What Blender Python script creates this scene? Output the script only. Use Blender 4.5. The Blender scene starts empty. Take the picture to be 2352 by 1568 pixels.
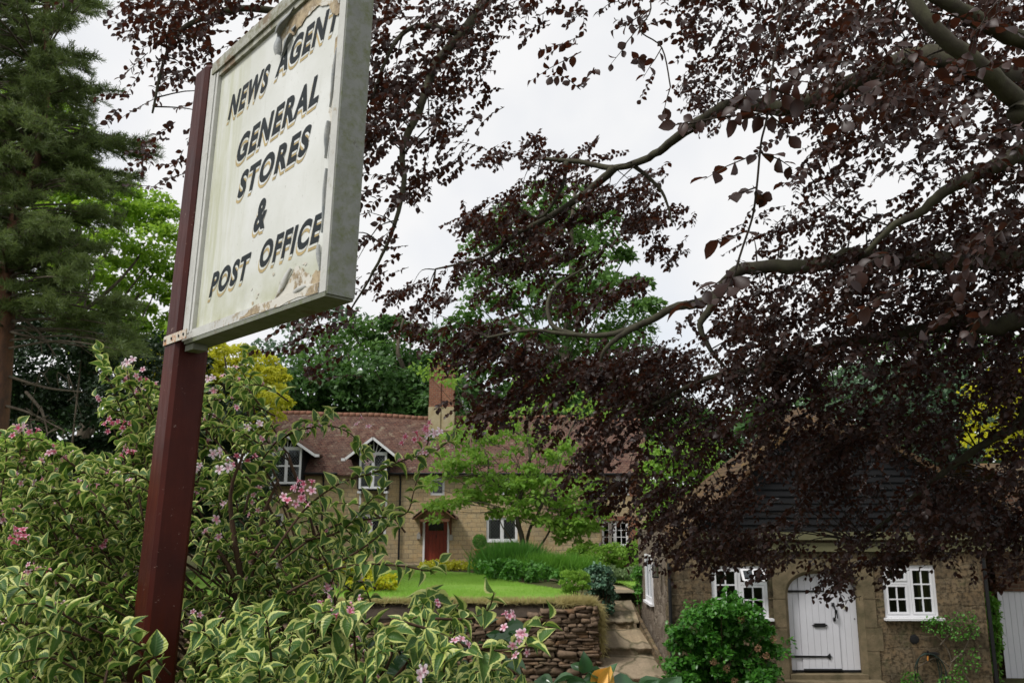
import bpy, math, random
import numpy as np
from mathutils import Vector, Matrix
random.seed(7); rng = np.random.default_rng(11)
scn = bpy.context.scene
col = scn.collection
R = math.radians

# ------------------------------------------------------------------ camera, sky, sun, exposure
EYE = 3.35
F, CX, CY = 1907.0, 1176.0, 784.0            # focal length and centre of the photo at 2352 px width
PITCH = math.atan(380 / 1907)
cam_d = bpy.data.cameras.new('camera'); cam = bpy.data.objects.new('camera', cam_d); col.objects.link(cam)
cam.location = (0, 0, EYE); cam.rotation_euler = (math.pi / 2 + PITCH, 0, 0)
cam_d.sensor_width = 36; cam_d.lens = 36 * F / 2352; cam_d.clip_end = 3000; cam_d.clip_start = 0.05
cam_d.dof.use_dof = True; cam_d.dof.focus_distance = 3.4; cam_d.dof.aperture_fstop = 9.0
scn.camera = cam
SUN_EL, SUN_AZ = R(54), R(236)               # behind the camera, a little to the left
w = bpy.data.worlds.new('World'); scn.world = w; w.use_nodes = True
nt = w.node_tree; nt.nodes.clear()
sky = nt.nodes.new('ShaderNodeTexSky'); sky.sky_type = 'NISHITA'; sky.sun_disc = False
sky.sun_elevation = SUN_EL; sky.sun_rotation = SUN_AZ
b1 = nt.nodes.new('ShaderNodeBackground'); b1.inputs[1].default_value = 0.15
nt.links.new(sky.outputs[0], b1.inputs[0])
b2 = nt.nodes.new('ShaderNodeBackground'); b2.inputs[0].default_value = (0.89, 0.892, 0.90, 1); b2.inputs[1].default_value = 0.98
tc = nt.nodes.new('ShaderNodeTexCoord'); nz = nt.nodes.new('ShaderNodeTexNoise'); nz.inputs['Scale'].default_value = 2.2; nz.inputs['Detail'].default_value = 5
nt.links.new(tc.outputs['Generated'], nz.inputs[0])
rp = nt.nodes.new('ShaderNodeMapRange'); rp.inputs[1].default_value = 0.36; rp.inputs[2].default_value = 0.52; rp.inputs[3].default_value = 0.72; rp.inputs[4].default_value = 1.0
nt.links.new(nz.outputs[0], rp.inputs[0])
mx = nt.nodes.new('ShaderNodeMixShader'); nt.links.new(rp.outputs[0], mx.inputs[0]); nt.links.new(b1.outputs[0], mx.inputs[1]); nt.links.new(b2.outputs[0], mx.inputs[2])
wo = nt.nodes.new('ShaderNodeOutputWorld'); nt.links.new(mx.outputs[0], wo.inputs[0])
sd = bpy.data.lights.new('sun', 'SUN'); sd.energy = 2.9; sd.angle = R(14); sd.color = (1.0, 0.97, 0.925)
so = bpy.data.objects.new('sun', sd); col.objects.link(so)
sdir = Vector((math.sin(SUN_AZ) * math.cos(SUN_EL), math.cos(SUN_AZ) * math.cos(SUN_EL), math.sin(SUN_EL)))
so.rotation_euler = sdir.to_track_quat('Z', 'Y').to_euler()
vs = scn.view_settings; vs.view_transform = 'Standard'; vs.look = 'None'; vs.exposure = 0.1; vs.gamma = 1.0
scn.cycles.max_bounces = 8; scn.cycles.transparent_max_bounces = 12; scn.cycles.transmission_bounces = 4
scn.cycles.use_denoising = True; scn.cycles.sample_clamp_indirect = 6

# ------------------------------------------------------------------ helpers
fw = np.array([0, math.cos(PITCH), math.sin(PITCH)]); up = np.array([0, -math.sin(PITCH), math.cos(PITCH)]); rt = np.array([1., 0, 0])
def P(x, y, Y):
    """world point seen at photo position (x, y) on the upright plane at distance Y"""
    d = fw * F + rt * (x - CX) + up * (CY - y)
    return d * (Y / d[1]) + np.array([0, 0, EYE])
def PN(x, y, Y):
    x = np.asarray(x, float); y = np.asarray(y, float); Y = np.asarray(Y, float)
    d = fw[None] * F + rt[None] * (x - CX)[:, None] + up[None] * (CY - y)[:, None]
    return d * (Y / d[:, 1])[:, None] + np.array([0, 0, EYE])
def tag(o, label=None, cat=None, group=None, kind=None):
    if label: o['label'] = label
    if cat: o['category'] = cat
    if group: o['group'] = group
    if kind: o['kind'] = kind
    return o
def thing(name, label, cat, loc=(0, 0, 0), group=None):
    o = bpy.data.objects.new(name, None); col.objects.link(o); o.location = loc; o.empty_display_size = .2
    return tag(o, label, cat, group)
def link(name, me, mat, parent=None):
    o = bpy.data.objects.new(name, me); col.objects.link(o)
    if mat is not None:
        for m in (mat if isinstance(mat, (list, tuple)) else [mat]): me.materials.append(m)
    if parent is not None:
        o.parent = parent
        if parent.type == 'EMPTY': o.location = -parent.location
    return o
class MB:
    """collects world-space shapes into one mesh"""
    def __init__(s): s.v = []; s.f = []; s.n = 0
    def add(s, v, f):
        v = np.asarray(v, float).reshape(-1, 3); s.v.append(v)
        s.f += [tuple(i + s.n for i in q) for q in f]; s.n += len(v); return s
    def box(s, x0, x1, y0, y1, z0, z1):
        v = [(x, y, z) for z in (z0, z1) for y in (y0, y1) for x in (x0, x1)]
        return s.add(v, [(0, 2, 3, 1), (4, 5, 7, 6), (0, 1, 5, 4), (2, 6, 7, 3), (0, 4, 6, 2), (1, 3, 7, 5)])
    def obox(s, O, A, B, C):
        O, A, B, C = [np.asarray(q, float) for q in (O, A, B, C)]
        v = [O + A * a + B * b + C * c for c in (0, 1) for b in (0, 1) for a in (0, 1)]
        return s.add(v, [(0, 2, 3, 1), (4, 5, 7, 6), (0, 1, 5, 4), (2, 6, 7, 3), (0, 4, 6, 2), (1, 3, 7, 5)])
    def bar(s, a, b, w_, t_, upv=(0, 1, 0)):
        """box beam from a to b, width w_ across, thickness t_ along upv"""
        a, b, upv = [np.asarray(q, float) for q in (a, b, upv)]
        d = b - a; s1 = np.cross(d, upv); s1 /= np.linalg.norm(s1) + 1e-9; t1 = upv / np.linalg.norm(upv)
        return s.obox(a - s1 * w_ / 2 - t1 * t_ / 2, d, s1 * w_, t1 * t_)
    def prism(s, pts, axis_vec):
        n = len(pts); pts = np.asarray(pts, float); q = pts + np.asarray(axis_vec, float)
        return s.add(np.vstack([pts, q]), [tuple(range(n))[::-1], tuple(range(n, 2 * n))] + [(i, (i + 1) % n, (i + 1) % n + n, i + n) for i in range(n)])
    def tube(s, pts, rad, seg=6, smooth=0):
        pts = np.asarray(pts, float); rad = np.asarray(rad, float) * np.ones(len(pts))
        if smooth: pts, rad = crom(pts, rad, smooth)
        n = len(pts); T = np.gradient(pts, axis=0); T /= np.linalg.norm(T, axis=1)[:, None] + 1e-9
        a = np.cross(T, [0.13, 0.2, 1.0]); a /= np.linalg.norm(a, axis=1)[:, None] + 1e-9; b = np.cross(T, a)
        th = np.linspace(0, 2 * math.pi, seg, endpoint=False)
        v = (pts[:, None] + rad[:, None, None] * (np.cos(th)[None, :, None] * a[:, None] + np.sin(th)[None, :, None] * b[:, None])).reshape(-1, 3)
        f = [(i * seg + j, i * seg + (j + 1) % seg, (i + 1) * seg + (j + 1) % seg, (i + 1) * seg + j) for i in range(n - 1) for j in range(seg)]
        f += [tuple(range(seg))[::-1], tuple((n - 1) * seg + j for j in range(seg))]
        return s.add(v, f)
    def lathe(s, c, prof, seg=20, z=(0, 0, 1)):
        c = np.asarray(c, float); th = np.linspace(0, 2 * math.pi, seg, endpoint=False)
        v = [c + [r * math.cos(t), r * math.sin(t), h] for r, h in prof for t in th]
        n = len(prof); f = [(i * seg + j, i * seg + (j + 1) % seg, (i + 1) * seg + (j + 1) % seg, (i + 1) * seg + j) for i in range(n - 1) for j in range(seg)]
        f += [tuple(range(seg))[::-1], tuple((n - 1) * seg + j for j in range(seg))]
        return s.add(v, f)
    def build(s, name, mat, parent=None, smooth=False):
        me = bpy.data.meshes.new(name); me.from_pydata(np.vstack(s.v).tolist(), [], s.f)
        if smooth: me.polygons.foreach_set('use_smooth', [True] * len(me.polygons))
        me.update(); return link(name, me, mat, parent)
def crom(pts, rad, k):
    pts = np.asarray(pts, float); n = len(pts); o = []; ro = []
    for i in range(n - 1):
        p0, p1, p2, p3 = pts[max(i - 1, 0)], pts[i], pts[i + 1], pts[min(i + 2, n - 1)]
        for t in np.arange(k) / k:
            o.append(.5 * ((2 * p1) + (-p0 + p2) * t + (2 * p0 - 5 * p1 + 4 * p2 - p3) * t * t + (-p0 + 3 * p1 - 3 * p2 + p3) * t ** 3))
            ro.append(rad[i] * (1 - t) + rad[i + 1] * t)
    o.append(pts[-1]); ro.append(rad[-1]); return np.array(o), np.array(ro)
def unit(v): return v / (np.linalg.norm(v, axis=-1, keepdims=True) + 1e-9)
def inst(name, tv, tf, pos, fwd, upv, scale, mat, parent=None, rnd=None, smooth=True, tuv=None, wid=None):
    """one mesh of many small copies of a template: x across, y along fwd, z along upv"""
    tv = np.asarray(tv, float); N = len(pos); fwd = unit(np.asarray(fwd, float)); sx = unit(np.cross(fwd, upv)); uz = np.cross(sx, fwd)
    scale = np.asarray(scale, float) * np.ones(N); wd = np.ones(N) if wid is None else wid
    V = (pos[:, None] + scale[:, None, None] * (tv[None, :, 0, None] * wd[:, None, None] * sx[:, None] + tv[None, :, 1, None] * fwd[:, None] + tv[None, :, 2, None] * uz[:, None])).reshape(-1, 3)
    nv = len(tv); flat = np.array([i for f in tf for i in f]); ln = np.array([len(f) for f in tf])
    L = (flat[None] + (np.arange(N) * nv)[:, None]).ravel(); lens = np.tile(ln, N); st = np.concatenate([[0], np.cumsum(lens)[:-1]])
    me = bpy.data.meshes.new(name); me.vertices.add(len(V)); me.vertices.foreach_set('co', V.astype(np.float32).ravel())
    me.loops.add(len(L)); me.loops.foreach_set('vertex_index', L.astype(np.int32))
    me.polygons.add(len(lens)); me.polygons.foreach_set('loop_start', st.astype(np.int32))
    if smooth: me.polygons.foreach_set('use_smooth', np.ones(len(lens), bool))
    me.update(calc_edges=True)
    rnd = rng.random(N) if rnd is None else rnd
    a = me.attributes.new('rnd', 'FLOAT', 'POINT'); a.data.foreach_set('value', np.repeat(rnd, nv).astype(np.float32))
    if tuv is not None:
        for nm, c in (('lu', 0), ('lv', 1)):
            a = me.attributes.new(nm, 'FLOAT', 'POINT'); a.data.foreach_set('value', np.tile(np.asarray(tuv)[:, c], N).astype(np.float32))
    return link(name, me, mat, parent)
def leaf_tpl(rows, wid, curl=.15, fold=.12, cols=3):
    """oval leaf of unit length; wid(v) is the half width"""
    us = np.linspace(-1, 1, cols); tv = []; uv = []
    for v in np.linspace(0, 1, rows):
        for u in us: tv.append((u * wid(v), v - .12 * curl * v * v, abs(u) * wid(v) * fold * 2 - curl * v * v)); uv.append((abs(u), v))
    f = [(i * cols + j, i * cols + j + 1, (i + 1) * cols + j + 1, (i + 1) * cols + j) for i in range(rows - 1) for j in range(cols - 1)]
    return tv, f, uv
DIAM = ([(0, 0, 0), (.34, .45, .08), (0, 1, -.1), (-.34, .45, .08)], [(0, 1, 2), (0, 2, 3)])
OVAL = leaf_tpl(4, lambda v: [.03, .33, .30, .03][round(v * 3)], .18, .1)
def inpoly(x, y, poly):
    x = np.asarray(x); y = np.asarray(y); ins = np.zeros(x.shape, bool); n = len(poly)
    for i in range(n):
        x0, y0 = poly[i]; x1, y1 = poly[(i + 1) % n]
        c = ((y0 > y) != (y1 > y)); ins ^= c & (x < (x1 - x0) * (y - y0) / ((y1 - y0) or 1e-9) + x0)
    return ins
def sample(poly, n):
    p = np.array(poly, float); lo, hi = p.min(0), p.max(0); out = np.zeros((0, 2))
    while len(out) < n:
        q = lo + (hi - lo) * rng.random((n * 2 + 8, 2)); out = np.vstack([out, q[inpoly(q[:, 0], q[:, 1], poly)]])
    return out[:n]
def rdir(N): return unit(rng.normal(size=(N, 3)))

# ------------------------------------------------------------------ materials
class Nodes:
    def __init__(s, name):
        s.m = bpy.data.materials.new(name); s.m.use_nodes = True; s.t = s.m.node_tree; s.t.nodes.clear()
        s.out = s.t.nodes.new('ShaderNodeOutputMaterial')
    def n(s, typ, ins=None, **kw):
        nd = s.t.nodes.new(typ)
        for k, v in kw.items(): setattr(nd, k, v)
        for k, v in (ins or {}).items():
            if isinstance(v, bpy.types.NodeSocket): s.t.links.new(v, nd.inputs[k])
            else: nd.inputs[k].default_value = v
        return nd
    def obj(s): return s.n('ShaderNodeTexCoord').outputs['Object']
    def noise(s, vec, sc, det=4, rough=.6): return s.n('ShaderNodeTexNoise', {'Vector': vec, 'Scale': sc, 'Detail': det, 'Roughness': rough}).outputs[0]
    def rng(s, v, a, b, c=0., d=1.): return s.n('ShaderNodeMapRange', {0: v, 1: a, 2: b, 3: c, 4: d}).outputs[0]
    def mix(s, f, a, b, mode='MIX'):
        nd = s.t.nodes.new('ShaderNodeMix'); nd.data_type = 'RGBA'; nd.blend_type = mode; nd.clamp_factor = True
        for k, v in ((0, f), (6, a), (7, b)):
            if isinstance(v, bpy.types.NodeSocket): s.t.links.new(v, nd.inputs[k])
            else: nd.inputs[k].default_value = v if k == 0 else (tuple(v) + (1,))[:4]
        return nd.outputs[2]
    def attr(s, nm): return s.n('ShaderNodeAttribute', attribute_name=nm).outputs['Fac']
    def bump(s, h, st=.5, dist=.02): return s.n('ShaderNodeBump', {'Height': h, 'Strength': st, 'Distance': dist}).outputs[0]
    def pbr(s, c, rough=.8, spec=.3, nrm=None, metal=0.):
        ins = {'Base Color': c if isinstance(c, bpy.types.NodeSocket) else tuple(c) + (1,), 'Roughness': rough, 'Specular IOR Level': spec, 'Metallic': metal}
        if nrm is not None: ins['Normal'] = nrm
        b = s.n('ShaderNodeBsdfPrincipled', ins); s.t.links.new(b.outputs[0], s.out.inputs[0]); return s.m
def paint(name, c, rough=.6, var=.12, sc=6., spec=.3, metal=0., bump=.15, c2=None, d=.004):
    k = Nodes(name); o = k.obj(); a = k.noise(o, sc); b = k.noise(o, sc * 9, 3)
    cc = k.mix(k.rng(a, .35, .7), c, c2 or tuple(x * (1 - var * 2) for x in c)); cc = k.mix(k.rng(b, .4, .75, 0, .5), cc, tuple(x * (1 - var) for x in c))
    return k.pbr(cc, rough, spec, k.bump(b, bump, d), metal)
def leafmat(name, c1, c2, trans=.35, tcol=None, rough=.5, spec=.35, sc=1.2):
    k = Nodes(name); a = k.attr('rnd'); n_ = k.noise(k.obj(), sc, 2)
    cc = k.mix(k.rng(a, .0, 1.), c1, c2); cc = k.mix(k.rng(n_, .4, .65, 0, .45), cc, tuple((p + q) / 2 * 1.25 for p, q in zip(c1, c2)))
    tc_ = k.mix(.5, cc, tcol or tuple(min(1, x * 1.6) for x in c2))
    pb = k.n('ShaderNodeBsdfPrincipled', {'Base Color': cc, 'Roughness': rough, 'Specular IOR Level': spec})
    tr = k.n('ShaderNodeBsdfTranslucent', {'Color': tc_}); m = k.n('ShaderNodeMixShader', {0: trans, 1: pb.outputs[0], 2: tr.outputs[0]})
    k.t.links.new(m.outputs[0], k.out.inputs[0]); return k.m
def coursed(name, cols, mortar, bw, rh, ms=.02, distort=.03, plane='xz', vscale=1., bump=.6, dist=.02, moss=None, bias=0., stain=.35, wob=5., grit=.5):
    """courses of bricks, stones or tiles"""
    k = Nodes(name); o = k.obj(); sp = k.n('ShaderNodeSeparateXYZ', {0: o})
    a = sp.outputs[0] if plane[0] == 'x' else sp.outputs[1]
    zz = k.n('ShaderNodeMath', {0: sp.outputs[2], 1: vscale}, operation='MULTIPLY').outputs[0]
    v = k.n('ShaderNodeCombineXYZ', {0: a, 1: zz}).outputs[0]
    nv = k.n('ShaderNodeTexNoise', {'Vector': v, 'Scale': wob, 'Detail': 3})
    off = k.n('ShaderNodeVectorMath', {0: nv.outputs['Color'], 1: (.5, .5, .5)}, operation='SUBTRACT').outputs[0]
    off = k.n('ShaderNodeVectorMath', {0: off, 'Scale': distort * 2}, operation='SCALE').outputs[0]
    v2 = k.n('ShaderNodeVectorMath', {0: v, 1: off}, operation='ADD').outputs[0]
    br = k.n('ShaderNodeTexBrick', {'Vector': v2, 'Color1': tuple(cols[0]) + (1,), 'Color2': tuple(cols[1]) + (1,), 'Mortar': tuple(mortar) + (1,), 'Scale': 1., 'Mortar Size': ms, 'Mortar Smooth': .3, 'Bias': bias, 'Brick Width': bw, 'Row Height': rh})
    n1 = k.noise(o, 1.1, 5); n2 = k.noise(o, 14, 4); n3 = k.noise(o, 3.7, 4)
    c = k.mix(k.rng(n3, .42, .62, 0, .6), br.outputs[0], cols[2]); c = k.mix(k.rng(n1, .42, .7, 0, stain), c, cols[3])
    c = k.mix(k.rng(n2, .35 + .1 * (grit > .6), .75 - .12 * (grit > .6), 0, grit), c, tuple(x * .5 for x in cols[1]))
    if moss: c = k.mix(k.rng(k.noise(o, 2.4, 6, .7), .56, .68, 0, .75), c, moss)
    h = k.n('ShaderNodeMath', {0: k.n('ShaderNodeMath', {0: br.outputs['Fac'], 1: -1.}, operation='MULTIPLY').outputs[0], 1: k.n('ShaderNodeMath', {0: n2, 1: .5}, operation='MULTIPLY').outputs[0]}, operation='ADD').outputs[0]
    return k.pbr(c, .9, .15, k.bump(h, bump, dist))
def rubble(name, cols, mortar, sc=3.2, zs=1.6, moss=None):
    k = Nodes(name); o = k.obj()
    nv = k.n('ShaderNodeTexNoise', {'Vector': o, 'Scale': 3.5, 'Detail': 3})
    off = k.n('ShaderNodeVectorMath', {0: nv.outputs['Color'], 'Scale': .22}, operation='SCALE').outputs[0]
    v = k.n('ShaderNodeVectorMath', {0: o, 1: off}, operation='ADD').outputs[0]
    v = k.n('ShaderNodeVectorMath', {0: v, 1: (1, 1, zs)}, operation='MULTIPLY').outputs[0]
    vo = k.n('ShaderNodeTexVoronoi', {'Vector': v, 'Scale': sc}); ve = k.n('ShaderNodeTexVoronoi', {'Vector': v, 'Scale': sc}, feature='DISTANCE_TO_EDGE')
    sp = k.n('ShaderNodeSeparateColor', {0: vo.outputs['Color']})
    c = k.mix(sp.outputs[0], cols[0], cols[1]); c = k.mix(k.rng(sp.outputs[1], .55, .95), c, cols[2])
    c = k.mix(k.rng(k.noise(o, 1.3, 5), .45, .65, 0, .6), c, cols[3])
    n2 = k.noise(o, 18, 5, .7); c = k.mix(k.rng(n2, .38, .7, 0, .6), c, tuple(x * .5 for x in cols[0]))
    e = k.rng(ve.outputs[0], .0, .055); c = k.mix(e, mortar, c)
    if moss: c = k.mix(k.rng(k.noise(o, 2.1, 6, .7), .55, .7, 0, .6), c, moss)
    h = k.n('ShaderNodeMath', {0: e, 1: k.n('ShaderNodeMath', {0: n2, 1: .8}, operation='MULTIPLY').outputs[0]}, operation='ADD').outputs[0]
    return k.pbr(c, .92, .12, k.bump(h, .8, .03))
def bark(name, c, c2, sc=8.):
    k = Nodes(name); o = k.obj(); v = k.n('ShaderNodeVectorMath', {0: o, 1: (1, 1, .35)}, operation='MULTIPLY').outputs[0]
    n_ = k.noise(v, sc, 6, .7); c_ = k.mix(k.rng(n_, .35, .65), c, c2); return k.pbr(c_, .9, .15, k.bump(n_, .6, .02))
M = {}
M['white'] = paint('white_painted_timber', (.74, .74, .76), .45, .04, 3)
M['white_door'] = paint('white_door_paint', (.66, .66, .70), .5, .04, 2)
M['black_iron'] = paint('black_iron', (.012, .012, .013), .5, .2, 10)
M['lead'] = paint('lead_strip', (.16, .17, .18), .5, .1, 10)
M['red_door'] = paint('red_brown_door_paint', (.22, .035, .018), .5, .18, 5)
M['terracotta'] = paint('terracotta', (.34, .11, .06), .8, .15, 8)
M['stone_trim'] = paint('dressed_sandstone', (.20, .155, .095), .9, .3, 4, .15, bump=.9, c2=(.085, .075, .042), d=.01)
M['slab'] = rubble('worn_flagstone', [(.33, .26, .18), (.24, .20, .14), (.38, .29, .18), (.16, .14, .09)], (.13, .115, .07), 1.15, 1.)
M['house_wall'] = coursed('honey_sandstone_blocks', [(.58, .45, .27), (.42, .33, .20), (.56, .38, .19), (.38, .35, .27)], (.26, .21, .14), .40, .19, .018, .05, wob=2.2, bump=.5)
M['house_roof'] = coursed('red_clay_tiles', [(.165, .075, .052), (.10, .050, .040), (.20, .13, .095), (.105, .075, .062)], (.03, .018, .018), .17, .085, .014, .016, moss=(.25, .215, .155), bump=.8, dist=.02, stain=.5, wob=1.2)
M['ridge'] = paint('ridge_tile', (.25, .11, .07), .9, .25, 3, c2=(.17, .11, .075))
M['brick'] = coursed('orange_red_brick', [(.34, .12, .07), (.22, .075, .05), (.36, .19, .11), (.15, .08, .06)], (.26, .21, .15), .225, .095, .016, .004, stain=.3)
M['brick_dark'] = coursed('brown_brick', [(.14, .07, .045), (.09, .05, .035), (.16, .09, .05), (.07, .05, .04)], (.16, .13, .10), .225, .075, .012, .004)
M['render'] = paint('cream_render', (.46, .40, .26), .9, .2, 3, c2=(.34, .27, .14))
M['rubble'] = coursed('brown_rubble_sandstone', [(.23, .175, .11), (.10, .075, .048), (.22, .145, .075), (.075, .064, .042)], (.16, .13, .085), .46, .25, .016, .10, moss=(.075, .078, .035), bump=.9, dist=.03, stain=.8, wob=2.6, grit=.95)
M['rubble_side'] = rubble('flinty_rubble', [(.22, .18, .14), (.10, .075, .06), (.30, .25, .2), (.14, .10, .07)], (.26, .22, .17), 5.5, 1.3)
M['black_board'] = paint('tarred_weatherboard', (.008, .0085, .010), .85, .2, 4, bump=.5)
M['fascia'] = paint('mossy_green_fascia', (.15, .14, .075), .85, .2, 3, c2=(.12, .12, .06))
M['shed_roof'] = coursed('mossy_brown_tiles', [(.12, .075, .045), (.085, .055, .038), (.17, .095, .04), (.09, .08, .04)], (.03, .022, .015), .17, .085, .012, .01, plane='yz', moss=(.22, .13, .03), stain=.5)
M['tile_small'] = coursed('purple_red_tiles', [(.19, .07, .06), (.13, .05, .05), (.2, .1, .08), (.12, .07, .06)], (.03, .02, .02), .17, .085, .014, .005)
M['curtain'] = paint('pale_curtain', (.42, .40, .36), .9, .1, 5)
M['ochre_curtain'] = paint('ochre_curtain', (.22, .19, .07), .9, .15, 5)
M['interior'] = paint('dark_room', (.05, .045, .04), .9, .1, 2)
M['soil'] = paint('dark_soil', (.055, .04, .028), .95, .25, 6, bump=.9, d=.03)
M['grey_lead'] = paint('lead_flashing', (.22, .23, .25), .6, .1, 4)
k = Nodes('window_glass'); fr = k.n('ShaderNodeFresnel', {'IOR': 1.5}); 
gl = k.n('ShaderNodeBsdfGlossy', {'Color': (.85, .9, .95, 1), 'Roughness': .04}); tr = k.n('ShaderNodeBsdfTransparent', {'Color': (.72, .76, .76, 1)})
ms_ = k.n('ShaderNodeMixShader', {0: k.rng(fr.outputs[0], 0, 1, .0, .8), 1: tr.outputs[0], 2: gl.outputs[0]}); k.t.links.new(ms_.outputs[0], k.out.inputs[0]); M['glass'] = k.m
# lawn
k = Nodes('lawn_grass'); o = k.obj(); a = k.noise(o, .55, 4); b = k.noise(o, 22, 5, .8); c_ = k.noise(o, 2.6, 4)
cc = k.mix(k.rng(a, .35, .65), (.14, .30, .04), (.23, .37, .065)); cc = k.mix(k.rng(c_, .42, .64, 0, .7), cc, (.25, .34, .085)); cc = k.mix(k.rng(b, .35, .7, 0, .6), cc, (.10, .24, .02))
M['lawn'] = k.pbr(cc, .9, .1, k.bump(b, .8, .03))
M['blade'] = leafmat('grass_blades', (.19, .38, .04), (.30, .47, .08), .35, sc=.7)
k = Nodes('garden_earth'); o = k.obj(); a = k.noise(o, .4, 5); b = k.noise(o, 9, 5, .75)
cc = k.mix(k.rng(a, .4, .6), (.06, .075, .022), (.10, .085, .045)); cc = k.mix(k.rng(b, .4, .7, 0, .6), cc, (.035, .03, .018)); M['ground'] = k.pbr(cc, .95, .1, k.bump(b, .9, .05))
k = Nodes('dry_wall_stone'); a = k.attr('rnd'); o = k.obj(); b = k.noise(o, 9, 6, .7); c_ = k.noise(o, 1.3, 3)
cc = k.mix(a, (.11, .075, .05), (.24, .17, .115)); cc = k.mix(k.rng(a, .75, 1.), cc, (.20, .115, .06)); cc = k.mix(k.rng(b, .4, .68, 0, .7), cc, (.065, .048, .036)); cc = k.mix(k.rng(c_, .55, .75, 0, .4), cc, (.13, .14, .06))
M['dry_stone'] = k.pbr(cc, .92, .12, k.bump(b, .9, .025))
M['beech_bark'] = bark('mossy_grey_bark', (.075, .075, .045), (.05, .042, .034), 10)
M['dark_twig'] = bark('dark_twig_bark', (.03, .024, .02), (.05, .04, .03), 30)
M['pine_bark'] = bark('pine_bark', (.17, .085, .05), (.07, .045, .035), 5)
M['grey_bark'] = bark('grey_bark', (.14, .12, .09), (.07, .055, .04), 9)
M['red_stem'] = bark('brown_shrub_stem', (.085, .05, .032), (.05, .032, .022), 30)
M['beech'] = leafmat('copper_beech_leaf', (.011, .0055, .005), (.042, .017, .011), .26, (.16, .04, .018), .45, .34, .8)
M['pine'] = leafmat('pine_needles', (.06, .10, .030), (.15, .20, .055), .3, sc=.5)
M['maple'] = leafmat('bright_maple_leaf', (.13, .27, .02), (.27, .42, .04), .45, sc=.4)
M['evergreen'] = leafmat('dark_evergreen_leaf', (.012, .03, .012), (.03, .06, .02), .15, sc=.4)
M['golden'] = leafmat('golden_leaf', (.38, .42, .02), (.60, .58, .05), .4, sc=1.)
M['oak'] = leafmat('oak_leaf', (.045, .12, .022), (.10, .20, .035), .35, sc=.3)
M['wood'] = leafmat('dark_woodland_leaf', (.028, .078, .02), (.08, .17, .038), .35, sc=.2)
M['bluewood'] = leafmat('blue_green_leaf', (.05, .10, .06), (.10, .17, .09), .3, sc=.3)
M['yellow'] = leafmat('yellow_leaf', (.34, .38, .01), (.55, .52, .03), .5, sc=1.)
M['sapling'] = leafmat('fresh_green_leaf', (.13, .29, .03), (.26, .43, .07), .5, (.36, .52, .08), sc=.8)
M['fresh'] = leafmat('bright_green_leaf', (.07, .20, .02), (.16, .34, .04), .4, sc=1.)
M['midgreen'] = leafmat('mid_green_leaf', (.04, .14, .02), (.10, .26, .03), .3, sc=1.5)
M['juniper'] = leafmat('blue_juniper', (.05, .12, .075), (.10, .19, .11), .15, sc=1.5)
M['lavender'] = leafmat('grey_green_leaf', (.13, .20, .09), (.20, .27, .12), .3, sc=1.5)
M['straw'] = leafmat('dry_grass', (.34, .30, .12), (.48, .42, .20), .35, sc=2)
M['hydrangea'] = leafmat('hydrangea_leaf', (.018, .095, .010), (.085, .24, .03), .3, rough=.35, sc=2)
M['glossy'] = leafmat('glossy_leaf', (.022, .075, .025), (.055, .13, .045), .2, rough=.25, spec=.7, sc=3)
M['dryhead'] = leafmat('dried_flowerhead', (.22, .12, .07), (.36, .22, .12), .3, sc=3)

# ------------------------------------------------------------------ the ground
HY, SY = 38.0, 16.5                            # distance of the house front and of the cottage front
WALL_Y = 17.6
def sst(a, b, x): t = np.clip((x - a) / (b - a), 0, 1); return t * t * (3 - 2 * t)
PATH = [(16.0, 2.42, .66, 0.0), (16.9, 2.40, .66, .13), (18.2, 2.30, .62, .50), (19.3, 2.22, .56, .88), (20.3, 2.50, .50, 1.20), (22, 2.35, .55, 1.22), (25, 1.6, .5, 1.2), (30, 0.4, .5, 1.05), (37.4, -3.0, .5, .88)]
def path_at(y):
    a = np.array(PATH); return [np.interp(y, a[:, 0], a[:, i]) for i in (1, 2, 3)]
def upper(y): return np.interp(y, [17, 18, 20, 27, 38, 60, 150, 900], [1.38, 1.40, 1.36, 1.24, .88, 1.2, 6, 10])
def gz(x, y):
    low = 1.72 * (1 - sst(3.5, 10.5, y)); u_ = upper(y)
    f_ = sst(WALL_Y + .25, WALL_Y + .45, y)                       # behind the retaining wall
    pc, pw, pz = path_at(y)
    z = low + (u_ - low) * f_
    near = (y < 20.6); d = np.abs(x - pc)
    ramp = (y > 16) & near; left = (x < pc - pw - .02)
    z = np.where(ramp & ~left, np.where(x > pc, pz - .3, pz - .3), z)
    z = np.where((y > 15.9) & near & (x > 3.0), np.where(y > 19.6, np.minimum(u_, .02 + (y - 19.6) * 1.3), 0.), z)
    return z
xs = np.unique(np.concatenate([np.linspace(-400, -30, 20), np.linspace(-30, -8, 23), np.arange(-8, 8, .2), np.linspace(8, 30, 23), np.linspace(30, 400, 20), [1.56, 1.60, 1.64, 1.70, 1.74, 1.78, 3.02]]))
ys = np.unique(np.concatenate([np.linspace(-40, 0, 9), np.arange(0, 16, .4), np.arange(16, 21.4, .1), np.arange(21.4, 40, .5), np.linspace(40, 100, 25), np.linspace(100, 900, 20)]))
X, Y = np.meshgrid(xs, ys); Z = gz(X, Y) + .02 * np.sin(X * 1.7) * np.cos(Y * 1.3)
nx, ny = len(xs), len(ys)
mb = MB(); mb.add(np.stack([X.ravel(), Y.ravel(), Z.ravel() - .02], 1), [(j * nx + i, j * nx + i + 1, (j + 1) * nx + i + 1, (j + 1) * nx + i) for j in range(ny - 1) for i in range(nx - 1)])
tag(mb.build('ground', M['ground'], smooth=True), kind='structure')
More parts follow.
